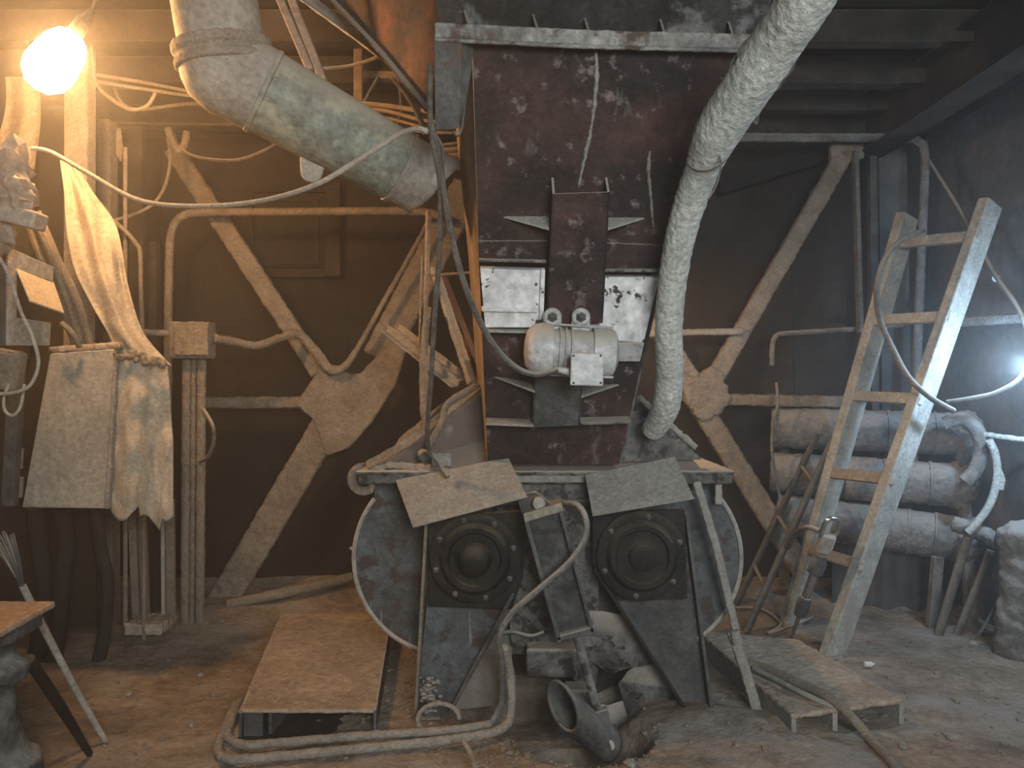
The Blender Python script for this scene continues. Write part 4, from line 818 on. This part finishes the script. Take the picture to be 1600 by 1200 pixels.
# rolls on a rack
t0 = thing('roller_rack', 'steel rack holding the rolls by the right wall', 'rack', V((2.4, 5.3, 0)))
for (a, c, lab) in (((1500, 655, 5.05), (1520, 1020, 4.85), None), ((1465, 870, 4.9), (1452, 1030, 4.9), None), ((1225, 650, 5.6), (1225, 930, 5.6), None)):
    part('leg', B().sweep([P(*a), P(*c)], rect(0.06, 0.05), up=(0, 1, 0)), 'roll', t0, bevel=0.004)
part('slanting_leg', B().cyl(P(1515, 832, 4.7), P(1455, 1028, 4.75), 0.026, sides=10), 'cable', t0, True)
part('slanting_leg', B().cyl(P(1548, 860, 4.7), P(1492, 1000, 4.75), 0.022, sides=10), 'cable', t0, True)
part('cross_tube', B().cyl(P(1460, 1028, 4.72), P(1520, 1018, 4.70), 0.018, sides=10), 'roll', t0, True)
def roller(a, c, r, lab, band=None, extra=0.0):
    a, c = P(*a), P(*c); d_ = (c - a).normalized(); L = (c - a).length
    t = thing('conveyor_roll', lab, 'roll', (a + c) / 2 - V((0, 0, r)), 'wrapped rolls on the rack')
    n_ = 26; prof = [(L * i / n_, r * (1 + 0.03 * noise.noise(V((i * 1.7, r * 9, 2))))) for i in range(n_ + 1)]
    part('wrapped_tube', B().lathe(a, d_, prof, 32), 'roll', t, True, coat=(0.012, 0.02, 0.04))
    part('end_wrap', B().lathe(a + d_ * (L - 0.02), d_, [(0, r * 1.05), (0.06, r * 1.06), (0.10, r * 0.9), (0.13, r * 0.6), (0.15, r * 0.2)], 28), 'roll', t, True, coat=(0.010, 0.05, 0.06))
    if band:
        part('paper_band', B().lathe(a + d_ * L * band[0], d_, [(0, r * 0.99), (0.002, r * 1.07), (L * band[1], r * 1.07), (L * band[1] + .002, r * 0.99)], 28), 'tanwarm', t, True, label='plain tan band')
    for k in (0.62, 0.72, 0.86): part('strap', B().lathe(a + d_ * L * k, d_, [(0, r * 1.0), (0.003, r * 1.06), (0.018, r * 1.06), (0.021, r)], 28), 'roll', t, True)
roller((1205, 668, 5.45), (1500, 678, 5.1), 0.135, 'topmost wrapped roll on the rack')
roller((1205, 738, 5.45), (1492, 758, 5.05), 0.135, 'middle wrapped roll with a tan band', (0.42, 0.17))
roller((1215, 802, 5.45), (1500, 842, 5.0), 0.140, 'lowest wrapped roll on the rack')
one('rack_tarp', 'dark blue grey sheet hanging below the rolls', 'cloth', B().grid(lambda u, v: P(1300 + 170 * u, 850 + 110 * v, 5.35 - 0.15 * u + 0.03 * math.sin(u * 22)), 40, 8), 'wallgrey', True)
cable('arched_hose', 'thick pale hose arched over the top roll end', [P(1475, 662, 4.8), P(1505, 655, 4.75), P(1528, 675, 4.7), P(1533, 705, 4.7), P(1524, 735, 4.7), P(1508, 752, 4.72)], 0.042, 'roll', 'hose', sides=14)
cable('bent_hose', 'long thin pale hose curving down past the roll ends', [P(1545, 688, 4.6), P(1555, 710, 4.6), P(1558, 745, 4.6), P(1548, 785, 4.6), P(1528, 815, 4.6), P(1512, 832, 4.62)], 0.022, 'hosewhite', 'hose', sides=12)
one('tap_handle', 'small pale lever beside the curving thin hose', 'lever', B().tube([P(1560, 735, 4.6), P(1564, 750, 4.6), P(1562, 765, 4.6)], [0.018, 0.024, 0.02], 10), 'hosewhite', True)
pipe('rail_pipe', 'pale pipe from the roll ends to the right wall', [P(1500, 672, 4.8), P(1560, 682, 4.6), P(1640, 692, 4.4)], 0.016, 'hosewhite')
pipe('elbow_pipe', 'dusty pipe descending right to the bulky wrapped post', [P(1490, 818, 4.75), P(1530, 832, 4.65), P(1565, 848, 4.5), P(1590, 845, 4.45)], 0.045, 'roll', (0.010, 0.02, 0.04))
one('wrapped_post', 'bulky dust wrapped post at the right edge', 'post', B().lathe(P(1596, 1035, 4.4), (0, 0, 1), [(0, 0.09), (0.05, 0.13), (0.4, 0.11), (0.62, 0.10), (0.66, 0.12), (0.72, 0.11), (0.78, 0.04)], 22), 'roll', True, coat=(0.014, 0.05, 0.1))
one('dust_bag', 'small pale bag hanging at a rack leg', 'bag', B().lathe(P(1521, 1030, 4.6), (0, 0, 1), [(0, 0.02), (0.03, 0.045), (0.08, 0.04), (0.11, 0.012)], 14), 'roll', True)
cable('rope', 'thin rope from the wrapped post to the small bag', [P(1570, 880, 4.5), P(1562, 930, 4.5), P(1540, 975, 4.55), P(1521, 1002, 4.6)], 0.008, 'roll', 'rope')
# background steel right
pipe('rail_pipe', 'horizontal pipe high on the right with a bend down', [P(1080, 214, 5.2), P(1250, 215, 5.2), P(1400, 216, 5.2), P(1435, 222, 5.2), P(1445, 245, 5.2), P(1442, 340, 5.2), P(1436, 480, 5.2), P(1430, 640, 5.2), P(1425, 760, 5.2)], 0.028, 'roll')
for (x0, y0, x1, y1, Y_, w_, m_, lab) in (
        (1336, 235, 1344, 520, 5.3, 0.028, 'roll', 'thin upright pipe right of the second brace'),
        (1392, 225, 1402, 900, 5.5, 0.20, 'wallgrey', 'broad dark column in the right back corner'),
        (1362, 225, 1368, 900, 5.45, 0.05, 'steel', 'narrow upright beside the corner column')):
    one('post', lab, 'post', B().sweep([P(x0, y0, Y_), P(x1, y1, Y_)], rect(w_, 0.06), up=(0, 1, 0)), m_, bevel=0.004)
pipe('thin_conduit', 'thin conduit bending down behind the steel ladder', [P(1420, 507, 5.35), P(1340, 514, 5.35), P(1240, 520, 5.35), P(1214, 524, 5.35), P(1207, 540, 5.35), P(1206, 572, 5.35)], 0.017, 'roll')
pipe('rail_pipe', 'warm lit pipe crossing behind the pale hose', [P(1000, 522, 5.25), P(1080, 519, 5.25), P(1160, 518, 5.25)], 0.022, 'dust')
pipe('wall_pipe', 'faint level pipe behind the ladder at the right wall', [P(1470, 505, 5.0), P(1620, 495, 4.4)], 0.03, 'roll')
cable('hook_rope', 'hook with a hanging rope on the brace arm', [P(1213, 598, 5.2), P(1215, 632, 5.15), P(1208, 660, 5.15), P(1206, 700, 5.15), P(1212, 745, 5.15), P(1220, 782, 5.15)], 0.010, 'roll', 'rope')
cable('hook_rope', 'short bent end of rope beside the hook', [P(1216, 630, 5.16), P(1215, 655, 5.16), P(1217, 672, 5.16), P(1221, 680, 5.16)], 0.010, 'roll', 'rope')
cable('coiled_cable', 'dark cable looped over the ladder rails', [P(1442, 360, 4.75), P(1405, 378, 4.55), P(1380, 410, 4.45), P(1370, 455, 4.42), P(1375, 500, 4.42), P(1395, 545, 4.42), P(1420, 590, 4.35), P(1455, 622, 4.3), P(1490, 642, 4.35)], 0.016, 'cable', sides=10)
cable('coiled_cable', 'cable bowed against the right wall under the lamp', [P(1450, 250, 5.3), P(1500, 330, 5.0), P(1552, 425, 4.6), P(1590, 480, 4.4), P(1606, 530, 4.3), P(1598, 585, 4.3), P(1560, 612, 4.4), P(1520, 622, 4.5), P(1480, 628, 4.6)], 0.014, 'cable', sides=10)
one('insulator', 'small pale insulator on the right wall', 'insulator', B().lathe(P(1556, 435, 4.6), (-0.5, -1, 0), [(-0.02, 0.012), (0, 0.022), (0.025, 0.022), (0.03, 0.01)], 12), 'hosewhite', True)

# ------------------------------------------------------------------ slanting strut at right front and floor items
t = thing('leaning_strut', 'long pale steel strut leaning on the crusher right side', 'strut', F(1190, 1120))
part('upper_bar', B().sweep([P(1088, 752, 3.55), P(1118, 850, 3.56), P(1150, 985, 3.6)], rect(0.035, 0.02), up=(0, 1, 0)), 'plate', t, bevel=0.003, coat=(0.006, 0.006, 0.03))
part('lower_bar', B().sweep([P(1143, 985, 3.6), P(1165, 1050, 3.62), P(1188, 1130, 3.55)], rect(0.045, 0.03), up=(0, 1, 0)), 'plate', t, bevel=0.003, coat=(0.006, 0.008, 0.03))
part('splice', B().lathe(P(1150, 995, 3.58), V((0.25, 0, -1)), [(-0.03, 0.022), (0.03, 0.024)], 10), 'plate', t, True)
t = thing('floor_channel', 'dust buried steel channel right of the crusher', 'channel', F(1320, 1130))
zt = 0.12
q = [Fz(1238, 1118, zt), Fz(1412, 1093, zt), Fz(1250, 1000, zt), Fz(1090, 985, zt)]
part('top_plate', B().prism(q, (0, 0, -0.02)), 'crust', t, True, coat=(0.009, 0.014, 0.05))
for f_, w_ in ((0.0, 0.02), (0.36, 0.02), (0.97, 0.02)):
    a = q[0].lerp(q[1], f_); c = q[3].lerp(q[2], f_)
    part('web', B().prism([a + V((0, 0.01, -0.015)), c + V((0, 0, -0.015)), V((c.x, c.y, -0.04)), V((a.x, a.y + 0.01, -0.04))], (w_, 0, 0)), 'plate', t)
cable('floor_hose', 'thick dusty hose crossing the right floor channel', [F(1165, 1035, .15), F(1200, 1045, .15), F(1250, 1068, .15), F(1300, 1093, .15), F(1335, 1125, .10), F(1360, 1155, .04), F(1400, 1200, .03), F(1430, 1240, .03)], 0.020, 'dustbrown', 'hose', sides=12)
cable('floor_hose', 'thinner dusty hose beside the thick one on the right channel', [F(1178, 1045, .15), F(1210, 1060, .15), F(1260, 1086, .14), F(1310, 1108, .12)], 0.012, 'plate', 'hose')
cable('floor_cable', 'dark cable wriggling between the two ladder feet', [F(1150, 950, .03), F(1190, 952, .03), F(1220, 975, .03), F(1200, 990, .03), F(1245, 975, .03), F(1270, 965, .03)], 0.010, 'cable')
one('bottle', 'tiny white bottle lying by the ladder foot', 'bottle', B().lathe(F(1350, 1038, .03), (1, 0.1, 0), [(0, 0.008), (0.005, 0.014), (0.04, 0.014), (0.05, 0.006), (0.058, 0.006)], 14), 'white', True)
# stones and rubble
def stone(b, c, s, seed):
    bb = []
    t_ = (1 + 5 ** 0.5) / 2
    vs_ = [V(x).normalized() for x in ((-1, t_, 0), (1, t_, 0), (-1, -t_, 0), (1, -t_, 0), (0, -1, t_), (0, 1, t_), (0, -1, -t_), (0, 1, -t_), (t_, 0, -1), (t_, 0, 1), (-t_, 0, -1), (-t_, 0, 1))]
    fs_ = [(0, 11, 5), (0, 5, 1), (0, 1, 7), (0, 7, 10), (0, 10, 11), (1, 5, 9), (5, 11, 4), (11, 10, 2), (10, 7, 6), (7, 1, 8), (3, 9, 4), (3, 4, 2), (3, 2, 6), (3, 6, 8), (3, 8, 9), (4, 9, 5), (2, 4, 11), (6, 2, 10), (8, 6, 7), (9, 8, 1)]
    r_ = random.Random(seed); R = Matrix.Rotation(r_.uniform(0, 6), 3, 'Z')
    b.add([V(c) + R @ V((v.x * s * 1.3, v.y * s, v.z * s * 0.75)) * r_.uniform(0.75, 1.15) for v in vs_], fs_); return b
for i, (x, y, s, lab) in enumerate(((897, 1137, 0.03, 'stone at the foot of the crusher near the hose'), (313, 1056, 0.014, 'small pale stone on the floor left of the box'), (298, 1137, 0.014, 'small white stone on the lower left floor'), (1410, 1176, 0.018, 'pale stone at the lower right floor'), (1483, 1160, 0.016, 'pale pebble right of the hose on the floor'), (1594, 1127, 0.016, 'pebble at the far right floor edge'), (1463, 1056, 0.014, 'small pebble behind the steel channel'), (985, 1198, 0.03, 'stone at the bottom centre edge'), (203, 1083, 0.02, 'reddish flat stone on the left floor'))):
    p = F(x, y); p.z = fh(p.x, p.y) + s * 0.4
    one('stone', lab, 'stone', stone(B(), p, s, i), 'rubble')
b = B(); rnd = random.Random(4)
for i in range(900):
    k = rnd.random()
    if k < 0.35: p = F(rnd.gauss(860, 90), rnd.gauss(1165, 20))
    elif k < 0.5: p = P(rnd.gauss(668, 10), rnd.uniform(1068, 1118), 3.55)
    elif k < 0.7: p = F(rnd.uniform(600, 700), rnd.uniform(1000, 1120))
    elif k < 0.85: p = F(rnd.uniform(1100, 1600), rnd.uniform(990, 1190))
    else: p = F(rnd.uniform(100, 600), rnd.uniform(960, 1190))
    if not (-3.4 < p.x < 2.9 and 1.8 < p.y < 5.6): continue
    p.z = fh(p.x, p.y) + 0.003; stone(b, p, min(0.02, 0.004 + rnd.expovariate(1 / 0.004)), i)
o = one('gravel', 'loose gravel and crumbs scattered on the floor', 'gravel', b, 'dustbrown'); o['kind'] = 'stuff'
b = B()
for i in range(60):
    p = P(rnd.gauss(672, 8), rnd.uniform(1058, 1112), 3.54); stone(b, p, rnd.uniform(0.008, 0.018), 300 + i)
o = one('rubble_pile', 'pile of grey lumps inside the left crusher leg', 'rubble', b, 'mottle'); o['kind'] = 'stuff'
